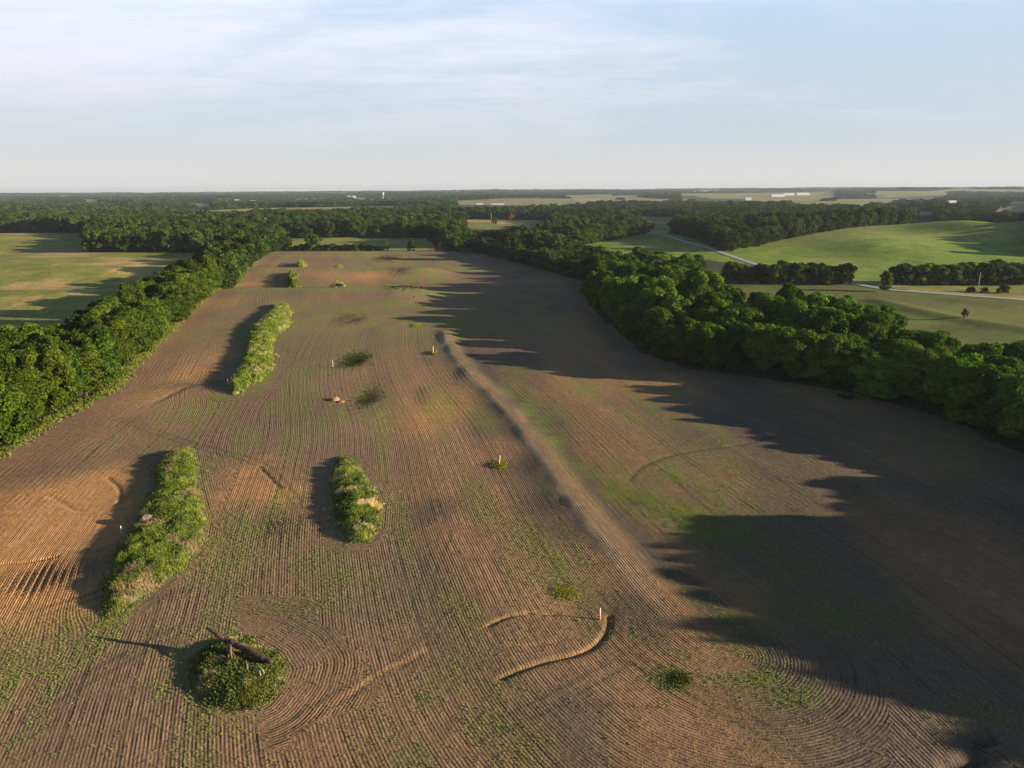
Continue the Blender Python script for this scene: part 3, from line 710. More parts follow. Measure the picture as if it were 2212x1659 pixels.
# ---- single trees and shrubs one can tell apart
def at(x, y): return tuple(unproj(x, y))
def single(px, py, hm, lab, vs='MID', colr=(1, 1, 1), wid=1., name='broadleaf_tree', cat='tree', group=None):
    x, y = at(px, py)
    if vs == 'MID': cm, tm, H_ = MIDV[RS.randint(4)], TR[RS.randint(3)], 14.
    elif vs == 'NEAR': cm, tm, H_ = NEAR[RS.randint(6)], TR[1], 14.
    elif vs == 'FAR': cm, tm, H_ = FARV[RS.randint(3)], TR[0], 13.
    elif vs == 'CEDAR': cm, tm, H_ = CEDAR[RS.randint(2)], TRM, 7.
    elif vs == 'DEAD': cm, tm, H_ = DEADC, TRD, 9.
    elif vs == 'BUSH': cm, tm, H_ = BUSHV, TRM, 5.
    else: cm, tm, H_ = SHRUB[RS.randint(3)], TRS, 3.5
    s_ = hm/H_; return make_tree(x, y, cm, tm, lab, cat, name, group, s_*wid, colr, 1/wid)
single(1912, 628, 11, 'round light green tree standing alone beside the road at the corner of the bean field', 'NEAR', (1.1, 1.1, .9))
for i, (px, w_) in enumerate([(1575,1.),(1600,.95),(1622,.9)]):
    single(px, 610, 12.5-1.5*i, ['tall dark tree left of two others at the bean field corner by the road','middle tree of three at the bean field corner by the road','rounded pale green tree right of two others at the bean field corner'][i], 'NEAR', [(.8,.9,.8),(.8,.9,.8),(1.15,1.15,.9)][i], 1.1)
for i in range(12):
    single(1640+i*17, 611+(i % 3), 10+3*RS.rand(), ['first', 'second', 'third', 'fourth', 'fifth', 'sixth', 'seventh', 'eighth', 'ninth', 'tenth', 'eleventh', 'last'][i]+' dark tree from the left in the road hedge above the bean field', 'MID', (.75, .85, .8), 1.15, group='trees in the hedge along the gravel road')
for i in range(17):
    single(1935+i*18, 610+(i % 2)*2-i*.0, 9+4.5*RS.rand(), ['first', 'second', 'third', 'fourth', 'fifth', 'sixth', 'seventh', 'eighth', 'ninth', 'tenth', 'eleventh', 'twelfth', 'thirteenth', 'fourteenth', 'fifteenth', 'sixteenth', 'last'][i]+' tree from the left in the thicket below the pasture hill', 'MID', (.95, 1.0, .85), 1.25, group='trees in the thicket below the pasture hill')
for (px, py, hm, lab) in [(2097,627,2.6,'small shrub left of the pole in the grass strip on the far right'),(2127,628,2.6,'small shrub just right of the pole in the grass strip on the far right'),(2168,630,4.2,'larger rust tinged shrub in the grass strip at the far right edge')]:
    single(px, py, hm, lab, 'SHRUB', (.9, .8, .8), 1.2, 'shrub', 'shrub')
single(2081, 694, 4.0, 'small dark juniper standing alone on the terrace ridge of the bean field', 'CEDAR', (.6, .65, .7), 1.1, 'juniper', 'tree')
single(2087, 694, 3.0, 'thin grey bare sapling beside the juniper on the bean field ridge', 'DEAD', (1, 1, 1), .8, 'bare_sapling', 'tree')
# grove on the left pasture
for i in range(19):
    px = 196+i*12.5+RS.uniform(-4, 4); row = i % 2
    single(px, 553-row*3, 14+5*RS.rand(), ORD[i]+' tree from the left along the front of the left pasture grove', 'MID', (.68, .8, .75), 1.12, group='trees at the front of the pasture grove')
# far end of the field
single(888, 543, 11.5, 'lone dark conical tree at the far end of the ploughed field', 'CEDAR', (.75, .85, .8), 1.2, 'cedar_tree')
single(835, 543, 9, 'smaller dark cedar with a bush at its foot at the far end of the field', 'CEDAR', (.75, .85, .8), 1.1, 'cedar_tree')
single(678, 542, 13, 'broad dark tree at the far left end of the field hedge', 'MID', (.7, .8, .75), 1.2)
single(953, 545, 9, 'pale leafless tree at the far end of the field beside the green trees', 'DEAD', (1.2, 1.15, 1.1), 1.1, 'bare_tree')
single(1103, 480, 12, 'reddish brown tree on the rise beside the utility pole', 'DEAD', (1.5, .75, .6), 1.1, 'rust_coloured_tree')
for i, px in enumerate(range(615, 830, 13)):
    single(px, 542, 3.5+2.5*RS.rand(), 'low green shrub in the hedge across the far end of the ploughed field', 'SHRUB', (.7, .8, .75), 1.2, 'shrub', 'shrub', 'shrubs across the far end of the field')
for (px, py, hm) in [(968,545,15),(985,547,13),(1002,545,10),(975,536,20),(990,528,22),(955,525,20)]:
    single(px, py, hm, 'big rounded green tree in the clump at the far right end of the field', 'MID', (.85, .95, .8), 1.15, group='trees in the clump at the far end of the field')

# ------------------------------------------------------------------ woodland beyond (stuff)
def woodland_points():
    rs = np.random.RandomState(77); out_ = []
    cl_polys = [(k_, w_) for k_, w_ in CLW.items()]
    def ok(X, Y, hh):
        m = ~inpoly(X, Y, FIELD)
        for f in (0., .35, .7, 1.):
            s_ = CAM_H/(CAM_H-hh*f)
            for k_, w_ in cl_polys:
                xx, yy = X*s_, Y*s_
                m &= ~inpoly(xx, yy, w_)
        return m
    bands = [(560,1300,10.2,1.25,15),(1300,2600,13.,1.55,15),(2600,5200,21,2.1,15),(5200,12500,42,3.4,17)]
    for (y0, y1, sp, sc, hh) in bands:
        pl = np.array([(-.80*y0-60, y0), (.80*y0+60, y0), (.80*y1+60, y1), (-.80*y1-60, y1)])
        X, Y = scatter(pl, sp, int(y0))
        m = ok(X, Y, hh)
        left_pasture = (X < -215) & (Y < 660)
        m &= ~left_pasture
        if y0 >= 1300: m &= ~((fbm(X/480, Y/620, 401, 3) > .60-.06*sm(-500, 700, X)) & (Y > 1250))
        # natural density: thin places in the mid distance
        dn = fbm(X/150, Y/150, 601, 3); m &= ~((dn > .66) & (Y > 1500))
        lb, _, _ = pdist(X, Y, LPOLY, True); 
        m &= ~(inpoly(X, Y, LPOLY) | inpoly(X, Y, RPOLY))
        m &= ~((Y < 760) & (X > -215) & (X < -30)) | ((Y > 690) & (X < -30) & (X > -100) & (Y < 760))
        X, Y = X[m], Y[m]; n = len(X)
        kind = rs.randint(0, 4, n) if y0 < 1300 else 4+rs.randint(0, 3, n)
        hs = (.60+.62*rs.rand(n)**1.3)*hh/14*(1 if y0 < 1300 else .85)*(.85+.4*fbm(X/60, Y/60, 611, 2))
        for i in range(n): out_.append((X[i], Y[i], kind[i], sc*(.85+.35*rs.rand()), hs[i], rs.rand()*6.28))
    # grove behind its front trees, left forest
    gp = np.vstack([PP([(192,551),(410,553)], 0), PP([(520,500),(215,505)], 14)])
    X, Y = scatter(gp, 10.5, 91)
    for x, y in zip(X, Y): out_.append((x, y, rs.randint(0, 4), 1.25, 1.+.4*rs.rand(), rs.rand()*6.28))
    # hedge rows seen at the right of the hill and along the valley
    for (a, b, n, hh) in [((1560,548),(1680,533),26,13),((1680,533),(1840,515),30,15),((1840,515),(1968,502),24,15),((1010,528),(1240,535),30,11),((1235,537),(1385,511),34,15)]:
        A = unproj(*a); B = unproj(*b)
        for i in range(n):
            t = i/(n-1.); p_ = A*(1-t)+B*t+rs.normal(size=2)*2.5
            for k_ in range(2): out_.append((p_[0]+k_*3, p_[1]+k_*8+2, rs.randint(0, 4), 1.05, hh/14*(.85+.35*rs.rand()), rs.rand()*6.28))
    return out_
stuff_pts += woodland_points()
sp_ = np.array(stuff_pts, float)
zz_ = gridz(sp_[:, 0], sp_[:, 1])-.1
print('woodland points', len(sp_))
wm_ = bpy.data.meshes.new('woodland'); wm_.vertices.add(len(sp_)); wm_.vertices.foreach_set('co', np.stack([sp_[:, 0], sp_[:, 1], zz_], 1).astype(np.float32).ravel())
for n_, typ, data in (('vid', 'INT', sp_[:, 2].astype(np.int32)), ('rotz', 'FLOAT', sp_[:, 5].astype(np.float32))):
    a = wm_.attributes.new(n_, typ, 'POINT'); a.data.foreach_set('value', data)
a = wm_.attributes.new('scl', 'FLOAT_VECTOR', 'POINT'); a.data.foreach_set('vector', np.stack([sp_[:, 3], sp_[:, 3], sp_[:, 4]], 1).astype(np.float32).ravel())
wood_ob = link('woodland', wm_); wood_ob['kind'] = 'stuff'
wood_ob['label'] = 'dark green deciduous woodland covering the rolling country beyond the fields'
# crowns the woodland repeats: those of three far trees that stand on their own
src = {}
def first_crown(me):
    for o in bpy.data.objects:
        if o.type == 'MESH' and o.data == me: return o
farlabs = [((1068,486), 'small rounded tree on the far meadow between two poles'), ((1404,497), 'lone small tree in the narrow meadow between the two woods'), ((1770,452), 'small distant tree between the wood and the pale far fields')]
for (pp_, lab), me in zip(farlabs, FARV):
    x, y = at(*pp_); t = make_tree(x, y, me, TR[0], lab); t.scale = (.8, .8, .75)
srcs = [first_crown(m_) or make_tree(-300-20*i, 600, m_, TR[0], 'dark tree').children[0] for i, m_ in enumerate(MIDV)]+[first_crown(m_) for m_ in FARV]
ng = bpy.data.node_groups.new('woodland', 'GeometryNodeTree'); ng.interface.new_socket('Geometry', in_out='INPUT', socket_type='NodeSocketGeometry'); ng.interface.new_socket('Geometry', in_out='OUTPUT', socket_type='NodeSocketGeometry')
gi = ng.nodes.new('NodeGroupInput'); go = ng.nodes.new('NodeGroupOutput'); iop = ng.nodes.new('GeometryNodeInstanceOnPoints'); jn = ng.nodes.new('GeometryNodeJoinGeometry')
for o in reversed(srcs):
    oi = ng.nodes.new('GeometryNodeObjectInfo'); oi.inputs['Object'].default_value = o; oi.transform_space = 'ORIGINAL'; oi.inputs['As Instance'].default_value = True
    ng.links.new(oi.outputs['Geometry'], jn.inputs[0])
ng.links.new(gi.outputs[0], iop.inputs['Points']); ng.links.new(jn.outputs[0], iop.inputs['Instance']); iop.inputs['Pick Instance'].default_value = True
def named(n_, t):
    a = ng.nodes.new('GeometryNodeInputNamedAttribute'); a.data_type = t; a.inputs['Name'].default_value = n_; return a.outputs['Attribute']
ng.links.new(named('vid', 'INT'), iop.inputs['Instance Index'])
cb = ng.nodes.new('ShaderNodeCombineXYZ'); ng.links.new(named('rotz', 'FLOAT'), cb.inputs[2]); ng.links.new(cb.outputs[0], iop.inputs['Rotation'])
ng.links.new(named('scl', 'FLOAT_VECTOR'), iop.inputs['Scale']); ng.links.new(iop.outputs[0], go.inputs[0])
md = wood_ob.modifiers.new('woodland', 'NODES'); md.node_group = ng
wood_ob.color = (.60, .70, .66, 1)

# ------------------------------------------------------------------ grassy mounds
def blades(X, Y, Z, per, Lh, wd, seed, lean=(.25, .0), spread=.22):
    rs = np.random.RandomState(seed); n = len(X)*per
    x = np.repeat(X, per)+rs.normal(size=n)*spread; y = np.repeat(Y, per)+rs.normal(size=n)*spread; z_ = np.repeat(Z, per)-.05
    L = np.repeat(np.broadcast_to(Lh, X.shape), per)*(.55+.7*rs.rand(n)); an = rs.rand(n)*6.283
    dx = np.cos(an)*.38+lean[0]; dy = np.sin(an)*.38+lean[1]
    b = np.stack([x, y, z_], 1); m_ = b+np.stack([dx*L*.35, dy*L*.35, L*.62], 1); t = b+np.stack([dx*L*1.1, dy*L*1.1, L*(.95-.25*rs.rand(n))], 1)
    a2 = rs.rand(n)*6.283; w_ = np.stack([np.cos(a2), np.sin(a2), np.zeros(n)], 1)*(wd*(.6+.8*rs.rand(n)))[:, None]/2
    q1 = np.stack([b-w_, b+w_, m_+w_*.9, m_-w_*.9], 1); q2 = np.stack([m_-w_*.9, m_+w_*.9, t+w_*.2, t-w_*.2], 1)
    return np.concatenate([q1, q2]), n
def make_mound(key, name, label, ht, dens, Lh, wd, drypos, seed, steep=1.6, weeds=.25, step=.45, cat='grassy mound', dryamt=.03):
    w_ = ISLW[key]; c = w_.mean(0); x0, y0 = w_.min(0)-1; x1, y1 = w_.max(0)+1
    xs = np.arange(x0, x1+step, step); yy = np.arange(y0, y1+step, step); X, Y = np.meshgrid(xs, yy)
    def mh(X, Y):
        d, _, _ = pdist(X, Y, w_, True); d = np.where(inpoly(X, Y, w_), d, -d)
        d = d+.5*(fbm(X/2.2, Y/2.2, seed, 3)-.5)*2
        return ht*(sm(-.2, steep, d)*.62+.38*sm(.5, steep*2.6, d))*(.86+.28*fbm(X/4, Y/4, seed+9, 3)), d
    Hm, d = mh(X, Y); base = gridz(X.ravel(), Y.ravel()).reshape(X.shape)
    Z = base+Hm-.02-.35*(d < 0)*np.minimum(-d, 1)
    ny, nx = X.shape; id_ = np.arange(nx*ny).reshape(ny, nx); keep = (d > -.8)
    fk = keep[:-1, :-1] | keep[1:, 1:]
    q = np.stack([id_[:-1, :-1], id_[:-1, 1:], id_[1:, 1:], id_[1:, :-1]], -1)[fk]
    root = thing(name, (c[0], c[1], gz1(*c)), label, cat)
    off = np.array([c[0], c[1], root.location.z]); V = np.stack([X.ravel(), Y.ravel(), Z.ravel()], 1)-off
    used = np.unique(q); rm_ = np.zeros(len(V), int); rm_[used] = np.arange(len(used))
    link('soil', mesh_from('soil', V[used], rm_[q], M_MUD, True), root)
    rs = np.random.RandomState(seed); n = int(dens*(x1-x0)*(y1-y0)); px = rs.uniform(x0, x1, n); py = rs.uniform(y0, y1, n)
    hm, dd = mh(px, py); cl_ = fbm(px/1.6, py/1.6, seed+3, 2); k_ = ((dd > -.15) | (rs.rand(n) < np.exp(dd*2.6)*.35)) & (cl_ > .30); px, py, hm, dd, cl_ = px[k_], py[k_], hm[k_], dd[k_], cl_[k_]
    pz = gridz(px, py)+hm
    dn = fbm(px/3., py/3., seed+5, 3); dry = dn > (1-dryamt)*.68
    for (cx_, cy_, r_) in drypos:
        p_ = unproj(cx_, cy_); dry |= (np.hypot(px-p_[0], py-p_[1]) < r_*(.15+1.0*dn)) & (rs.rand(len(px)) < .75)
    dry |= (dd < .55) & (rs.rand(len(px)) < .28)
    wd_ = (~dry) & (fbm(px/2., py/2., seed+7, 2) > 1-weeds-.15)
    gr = ~dry & ~wd_
    LL = Lh*(.45+1.1*cl_)*np.clip(.55+dd*.5, .5, 1)
    for nm, mk_, mt, per, wdt, lf in (('grass', gr, M_GRASS, 8, wd*.72, 1.), ('dry_grass', dry, M_STRAW, 9, wd*.6, .9)):
        if mk_.sum() < 3: continue
        Q4, nb = blades(px[mk_], py[mk_], pz[mk_], per, LL[mk_]*lf, wdt, seed+1, (.12, -.05))
        t0 = np.repeat(fbm(px[mk_]/1.3, py[mk_]/1.3, seed+11, 3), per); t0 = np.clip((t0-.3)*2.0+rs.normal(size=len(t0))*.16, 0, 1)
        link(nm, cards_mesh(nm, Q4-off, mt, np.concatenate([t0*.85, t0])), root)
    if wd_.sum() > 3:
        m_ = np.repeat(np.where(wd_)[0], 10); n_ = len(m_); C = np.stack([px[m_]+rs.normal(size=n_)*.28, py[m_]+rs.normal(size=n_)*.28, pz[m_]+LL[m_]*.75*rs.rand(n_)**.7], 1)
        link('weeds', cards_mesh('weeds', cards(C, rs.normal(size=(n_, 3))*.6+[.2, -.1, .8], .09+.15*rs.rand(n_), rs)-off, M_WEED, np.clip(.5+.25*rs.normal(size=n_), 0, 1)), root)
    return root, mh, off
rA, mhA, offA = make_mound('A', 'grassy_mound', 'long grassy mound with straw fringes in the left foreground beside the orange clay patch', 1.15, 15, .9, .10, [(372,1000,3.6),(425,1040,1.6),(405,1185,2.4),(330,1270,2.2),(262,1300,2.4),(240,1325,1.6),(436,1120,1.0)], 301)
rB, mhB, offB = make_mound('B', 'grassy_mound', 'compact grassy mound with dark weeds and pale straw left of the field centre', .95, 15, .8, .10, [(745,1005,1.6),(735,1015,1.5),(812,1085,1.8),(765,1155,2.2),(800,1060,1.)], 302, weeds=.38)
rC, mhC, offC = make_mound('C', 'grassy_mound', 'long bright green grassy mound bending across the left middle of the field', 1.5, 4.2, 1.35, .20, [(503,828,4)], 303, 2.4, .1, .8, dryamt=.04)
rD, mhD, offD = make_mound('D', 'grassy_mound', 'round weedy mound in the foreground with a dead trunk lying on it', .85, 22, .55, .075, [(536,1480,1.1),(560,1470,.8),(462,1480,.9),(478,1500,.8),(520,1430,.6),(600,1455,.8),(440,1455,.7)], 304, 1.8, .45)
rE, mhE, offE = make_mound('E', 'grassy_mound', 'bright green mound just behind the first crest of the field on the left', 3.8, 1.2, 1.8, .4, [(625,605,5)], 305, 3., .1, 1.2)
rF, mhF, offF = make_mound('F', 'grassy_mound', 'low dark mound right of the green one behind the first crest', 3.8, 1.2, 1.5, .4, [], 306, 2.5, .3, 1.2)
rG, mhG, offG = make_mound('G', 'grassy_mound', 'small pale topped mound on the second terrace at the far left of the field', 3.6, .9, 1.6, .45, [(645,575,5)], 307, 3., .2, 1.4)
rH, mhH, offH = make_mound('H', 'grassy_mound', 'small scruffy mound on the second terrace in the far middle of the field', 3.6, .9, 1.4, .45, [(740,581,4)], 308, 2.6, .3, 1.4)

# dark weedy clumps at the tile inlets
def clump(px, py, rx, ry, n, L, label, mat=None, seed=0, wd=.2, name='weed_clump', colr=(1, 1, 1)):
    x, y = at(px, py); rs = np.random.RandomState(seed); z0 = gz1(x, y)
    X = x+rs.normal(size=n)*rx*.5; Y = y+rs.normal(size=n)*ry*.5; Z = gridz(X, Y)
    Q4, nb = blades(X, Y, Z, 6, L, wd, seed, (.1, 0), .3)
    o = link(name, cards_mesh(name, Q4-[x, y, z0], mat or M_WEED, np.tile(np.clip(rs.rand(nb), 0, 1), 2)), None, (x, y, z0)); o.color = (*colr, 1)
    return tag(o, label, 'weeds')
clump(765, 776, 5, 12, 900, .28, 'dark scrubby weed clump in the middle of the field', seed=401, wd=.10, colr=(.50, .42, .50))
clump(790, 858, 4, 11, 600, .2, 'dark weeds beside the clay lump in mid field', seed=402, wd=.08, colr=(.50, .42, .50))
clump(755, 688, 8, 18, 600, .2, 'low brown scrub patch in the field behind the dark weed clump', M_DEAD, seed=403, wd=.12, colr=(.42, .38, .40))
clump(874, 628, 9, 22, 800, .4, 'dark scrub patch at the far end of the straight tan terrace', seed=404, wd=.2, colr=(.5, .42, .5))
clump(860, 595, 9, 20, 600, .3, 'brown scrub patch on the second terrace right of the mounds', M_DEAD, seed=405, wd=.2, colr=(.42, .38, .40))
clump(835, 560, 13, 26, 600, .35, 'grey brown scrub patch close to the far end of the field', M_DEAD, seed=406, wd=.25, colr=(.42, .38, .40))
clump(935, 763, 1.2, 3.0, 70, .9, 'yellow green grass tuft round the pipe at the terrace head', M_GRASS, 407, .14, 'grass_tuft', (1.2, 1.1, .8))
clump(1079, 1003, 1.3, 2.2, 170, .6, 'yellow grass tuft round the orange tipped pipe in mid field', M_GRASS, 408, .08, 'grass_tuft', (1.35, 1.0, .9))
clump(900, 703, 1.6, 4, 50, .6, 'pale green tuft beside the shadow edge in mid field', M_GRASS, 409, .2, 'grass_tuft', (1.2, 1.1, .8))
clump(1222, 1275, 1.8, 1.6, 90, .4, 'yellow weedy tuft up slope from the white pipe', M_GRASS, 410, .07, 'grass_tuft', (1.3, 1.05, .8))
clump(1470, 1462, 1.4, 1.2, 110, .4, 'bright green weed patch below the end of the terrace', M_WEED, 411, .07, 'weed_clump', (1.3, 1.2, 1.))

clump(1828, 858, 2.2, 3, 60, .6, 'dark weed clump in the shade near the right belt', M_WEED, 413, .12, 'weed_clump', (.35, .35, .4))
# low brown scrub strip on the third crest
clump(690, 548, 14, 2, 60, .9, 'thin dark line of scrub on the crest at the far end of the field', M_WEED, 412, .5, 'weed_clump', (.6, .6, .6))

# ------------------------------------------------------------------ fallen trunk on the near mound
def lift(px, py, hgt): p_ = unproj(px, py, hgt); return np.array([p_[0], p_[1], hgt])
zb = gz1(*at(585, 1428))
p0 = lift(588, 1430, zb+1.1); p1 = lift(560, 1418, zb+1.4); p2 = lift(525, 1400, zb+1.8); p3 = lift(497, 1386, zb+2.15); p4 = lift(470, 1372, zb+2.8); p5 = lift(446, 1356, zb+3.5)
lg = thing('fallen_log', tuple(p0), 'dark weathered dead tree trunk slanting up off the weedy foreground mound', 'log')
LP = smooth_line([p0, (p0+p1)/2+[0, .05, -.08], p1, p2, (p2+p3)/2+[0, 0, -.06], p3, (p3+p4)/2+[.05, 0, -.16], p4+[0, 0, .12], p5], 4); lr = np.interp(np.linspace(0, 1, len(LP)), [0, .08, .3, .55, .7, .76, .82, .95, 1], [.22, .34, .42, .40, .33, .24, .30, .20, .11])
mb = MB(); mb.tube(LP-p0, lr*(1+.16*np.sin(np.arange(len(LP))*2.3)*np.cos(np.arange(len(LP))*.9)), 12, .38, 5)
mb.build('stem', M_LOG, lg, True)
fk = [p3+np.array([0, 0, -.05]), lift(498, 1405, zb+1.9), lift(501, 1422, zb+1.35)]
mb = MB(); mb.tube([q_-p0 for q_ in fk], [.15, .15, .07], 8, .4, 6); mb.tube([(fk[0]-p0), lift(492, 1403, zb+1.9)-p0, lift(494, 1421, zb+1.4)-p0], [.12, .10, .05], 7, .4, 7); mb.tube([fk[1]-p0, lift(509, 1420, zb+1.4)-p0], [.10, .05], 6, .4, 8)
mb.build('broken_limb', M_SPLIT, lg)
mb = MB()
for (a, b, ha, hb, r_) in [((470,1372),(455,1379),2.75,2.2,.05),((485,1380),(470,1392),2.35,1.6,.045),((497,1386),(501,1378),2.2,2.6,.04),((503,1390),(508,1382),2.1,2.5,.035),((528,1402),(531,1395),1.7,1.95,.03)]:
    mb.tube([lift(*a, zb+ha)-p0, (lift(*a, zb+ha)+lift(*b, zb+hb))/2-p0+[0, .05, .05], lift(*b, zb+hb)-p0], [r_, r_*.7, .012], 5)
mb.build('twig', M_LOG, lg)
for (pts, r_, lab) in [([(530,1426),(534,1438),(536,1448)], .055, 'straight bleached branch standing in the weedy mound below the trunk'), ([(545,1440),(558,1439),(567,1445),(571,1455)], .06, 'curved bleached root arching out of the weedy mound'), ([(553,1447),(561,1450),(563,1460)], .07, 'short thick pale root stub in the weedy mound')]:
    L_ = [lift(x, y, zb+1.15-.08*i+(.2 if 0 < i < len(pts)-1 else 0)) for i, (x, y) in enumerate(pts)]
    mb = MB(); mb.tube([q_-L_[-1] for q_ in L_], np.linspace(r_, r_*.7, len(L_)), 7, .2, 3)
    tag(mb.build('dead_branch', M_PALE, None, True, tuple(L_[-1])), lab, 'branch')

# lumps and rocks
def lump(px, py, r_, mat, label, name='clay_lump', dz=0., seed=0, hgt=.6, cat='clod'):
    rs = np.random.RandomState(seed); x, y = at(px, py); z0 = gz1(x, y)+dz; V = []; n1_, n2_ = 9, 14; Fq = []
    for i in range(n1_):
        th_ = math.pi*i/(n1_-1)
        for j in range(n2_):
            a = 2*math.pi*j/n2_; d_ = np.array([math.sin(th_)*math.cos(a), math.sin(th_)*math.sin(a), math.cos(th_)])
            k_ = .8+.45*float(fbm(np.array([d_[0]*1.7+d_[2]+seed]), np.array([d_[1]*1.7+5+d_[2]]), seed, 3)[0]); V.append(d_*r_*k_*[1, 1.2, hgt])
    for i in range(n1_-1):
        for j in range(n2_): Fq.append((i*n2_+j, (i+1)*n2_+j, (i+1)*n2_+(j+1) % n2_, i*n2_+(j+1) % n2_))
    return tag(link(name, mesh_from(name, V, Fq, mat, False), None, (x, y, z0+r_*hgt*.35)), label, cat)
lump(723, 863, 1.25, M_CLAY, 'orange clay lump beside the dark weeds in mid field', seed=1, hgt=.36)
lump(737, 867, .9, M_CLAY, 'smaller clay lump just right of the orange one in mid field', seed=6, hgt=.3)
lump(318, 1133, .95, M_ROCK, 'pale broken rock heap on the shaded side of the long mound', 'rock', 1.1, 2, .7, 'rock')
lump(300, 1148, .5, M_ROCK, 'small pale rock below the rock heap on the long mound', 'rock', .8, 3, .7, 'rock')
lump(940, 760, .35, M_CLAY, 'small clay clod beside the pipe at the terrace head', dz=-.1, seed=4)

# ------------------------------------------------------------------ marker pipes
def pipe(px, py, hgt, label, r_=.05, orange=False, tilt=0.):
    x, y = at(px, py); z0 = gz1(x, y); t = thing('standpipe', (x, y, z0), label, 'standpipe')
    mb = MB(); mb.tube([(0, 0, -.2), (0, 0, hgt*.55), (tilt, 0, hgt)], [r_, r_, r_*.85], 10); mb.tube([(0, 0, .02), (0, 0, .12)], [r_*1.5, r_*1.5], 10); mb.build('pipe', M_PVC, t, True)
    if orange:
        mb = MB(); mb.tube([(0, 0, .0), (0, 0, .25), (.0, 0, .62)], [r_*1.9, r_*2.1, r_*1.6], 12); mb.tube([(0, 0, .62), (0, 0, .68)], [r_*1.9, r_*1.5], 12); mb.build('intake_riser', M_ORANGE, t, True)
    return t
pipe(1296, 1332, 1.75, 'white standpipe with a red base at the end of the gully in the foreground', .075, True)
pipe(1079, 1004, 2.3, 'white pipe with an orange riser in the yellow grass tuft', .075, True, .15)
pipe(936, 766, 3.0, 'white pipe standing in the grass tuft at the terrace head', .09)
pipe(262, 1149, 1.3, 'short white pipe in the shadow left of the long mound', .07, False, .05)
pipe(493, 833, 2.2, 'thin white pipe in the shadow by the near tip of the bent mound', .07)
pipe(577, 688, 2.0, 'thin white pipe in the shadow by the far tip of the bent mound', .08)
pipe(719, 790, 2.2, 'thin white pipe left of the dark scrubby clump', .07)
pipe(727, 862, .8, 'short pipe stub on the orange clay lump', .06)
# ------------------------------------------------------------------ road and poles
def ribbon(name, pts, w_, up):
    L = smooth_line(pts, 14); t = np.gradient(L, axis=0); t /= np.linalg.norm(t, axis=1, keepdims=True); nn = np.stack([-t[:, 1], t[:, 0]], 1)
    cols_ = [(-w_/2-.8, -1.0), (-w_/2, up), (0, up+.08), (w_/2, up), (w_/2+.8, -1.0)]
    zc = gridz(L[:, 0], L[:, 1]); V = []
    for o_, u_ in cols_:
        p_ = L+nn*o_; V.append(np.stack([p_[:, 0], p_[:, 1], np.maximum(zc, gridz(p_[:, 0], p_[:, 1]))+u_], 1))
    n = len(L); V = np.vstack(V); q = []
    for c in range(4):
        for i in range(n-1): q.append((c*n+i, (c+1)*n+i, (c+1)*n+i+1, c*n+i+1))
    o = link(name, mesh_from(name, V, q, M_ROAD, False)); o['kind'] = 'structure'; return o
ribbon('road', PP([(1400,508),(1428,514),(1486,532),(1526,541),(1560,551),(1613,566),(1700,590),(1832,609),(1906,622),(1973,628),(2080,636),(2212,646),(2330,655)]), 5.2, .3)
ribbon('dirt_track', PP([(1975,499),(1990,498),(2040,497.5),(2120,499),(2212,500.5)]), 5, .3)
def pole(px, py, hgt, label, arm=True, r_=.17):
    x, y = at(px, py); z0 = gz1(x, y); t = thing('utility_pole', (x, y, z0), label, 'utility pole')
    mb = MB(); mb.tube([(0, 0, -.5), (0, 0, hgt*.5), (0, 0, hgt)], [r_, r_*.85, r_*.65], 9); mb.build('shaft', M_POLE, t, True)
    if arm:
        mb = MB(); mb.box((0, 0, hgt-.6), (2.2, .12, .14), .3); mb.build('crossarm', M_POLE, t)
        for s_ in (-1, 0, 1):
            mb = MB(); mb.tube([(s_*math.cos(.3), s_*math.sin(.3), hgt-.53), (s_*math.cos(.3), s_*math.sin(.3), hgt-.35)], [.05, .07], 7); mb.build('insulator', M_GREYM, t)
    return t
pole(1578.5, 542.5, 10.5, 'grey utility pole at the left foot of the pasture hill by the road')
pole(1752.5, 578, 7.5, 'short pale pole on the lower slope of the pasture hill behind the hedge', False, .16)
pole(2112, 628, 10.5, 'tall pale utility pole in the grass strip at the right', False, .19)
pole(1061.5, 478.5, 12, 'tall weathered utility pole on the far meadow edge in the middle distance', False, .3)
pole(2158, 466, 15, 'distant utility pole rising from the woods at the far right', False, .3)
pole(1829, 612, 4.0, 'short post where the hedge ends at the road', False, .12)

# ------------------------------------------------------------------ far buildings
def barn(px, py, L, w_, hgt, label, rz=0., mat=None, up=0.):
    x, y = at(px, py); z0 = gz1(x, y)+up; t = thing('farm_building', (x, y, z0), label, 'farm building', rz=rz)
    mb = MB(); mb.box((0, 0, hgt/2-1), (L, w_, hgt+2)); mb.build('wall', mat or M_WHITEM, t)
    mb = MB(); a, b, rr = L/2+.4, w_/2+.4, w_*.28
    V = [(-a, -b, hgt+.02), (a, -b, hgt+.02), (a, b, hgt+.02), (-a, b, hgt+.02), (-a, 0, hgt+rr), (a, 0, hgt+rr)]
    mb.add(V, [(0, 1, 5, 4), (2, 3, 4, 5), (3, 2, 1, 0)], [(0, 4, 3), (1, 2, 5)]); mb.build('roof', M_GREYM if mat is None else mat, t)
    mb = MB(); mb.box((0, -w_/2-.06, hgt*.4), (min(4, L*.2), .12, hgt*.8)); mb.build('door', M_GREYM, t)
    return t
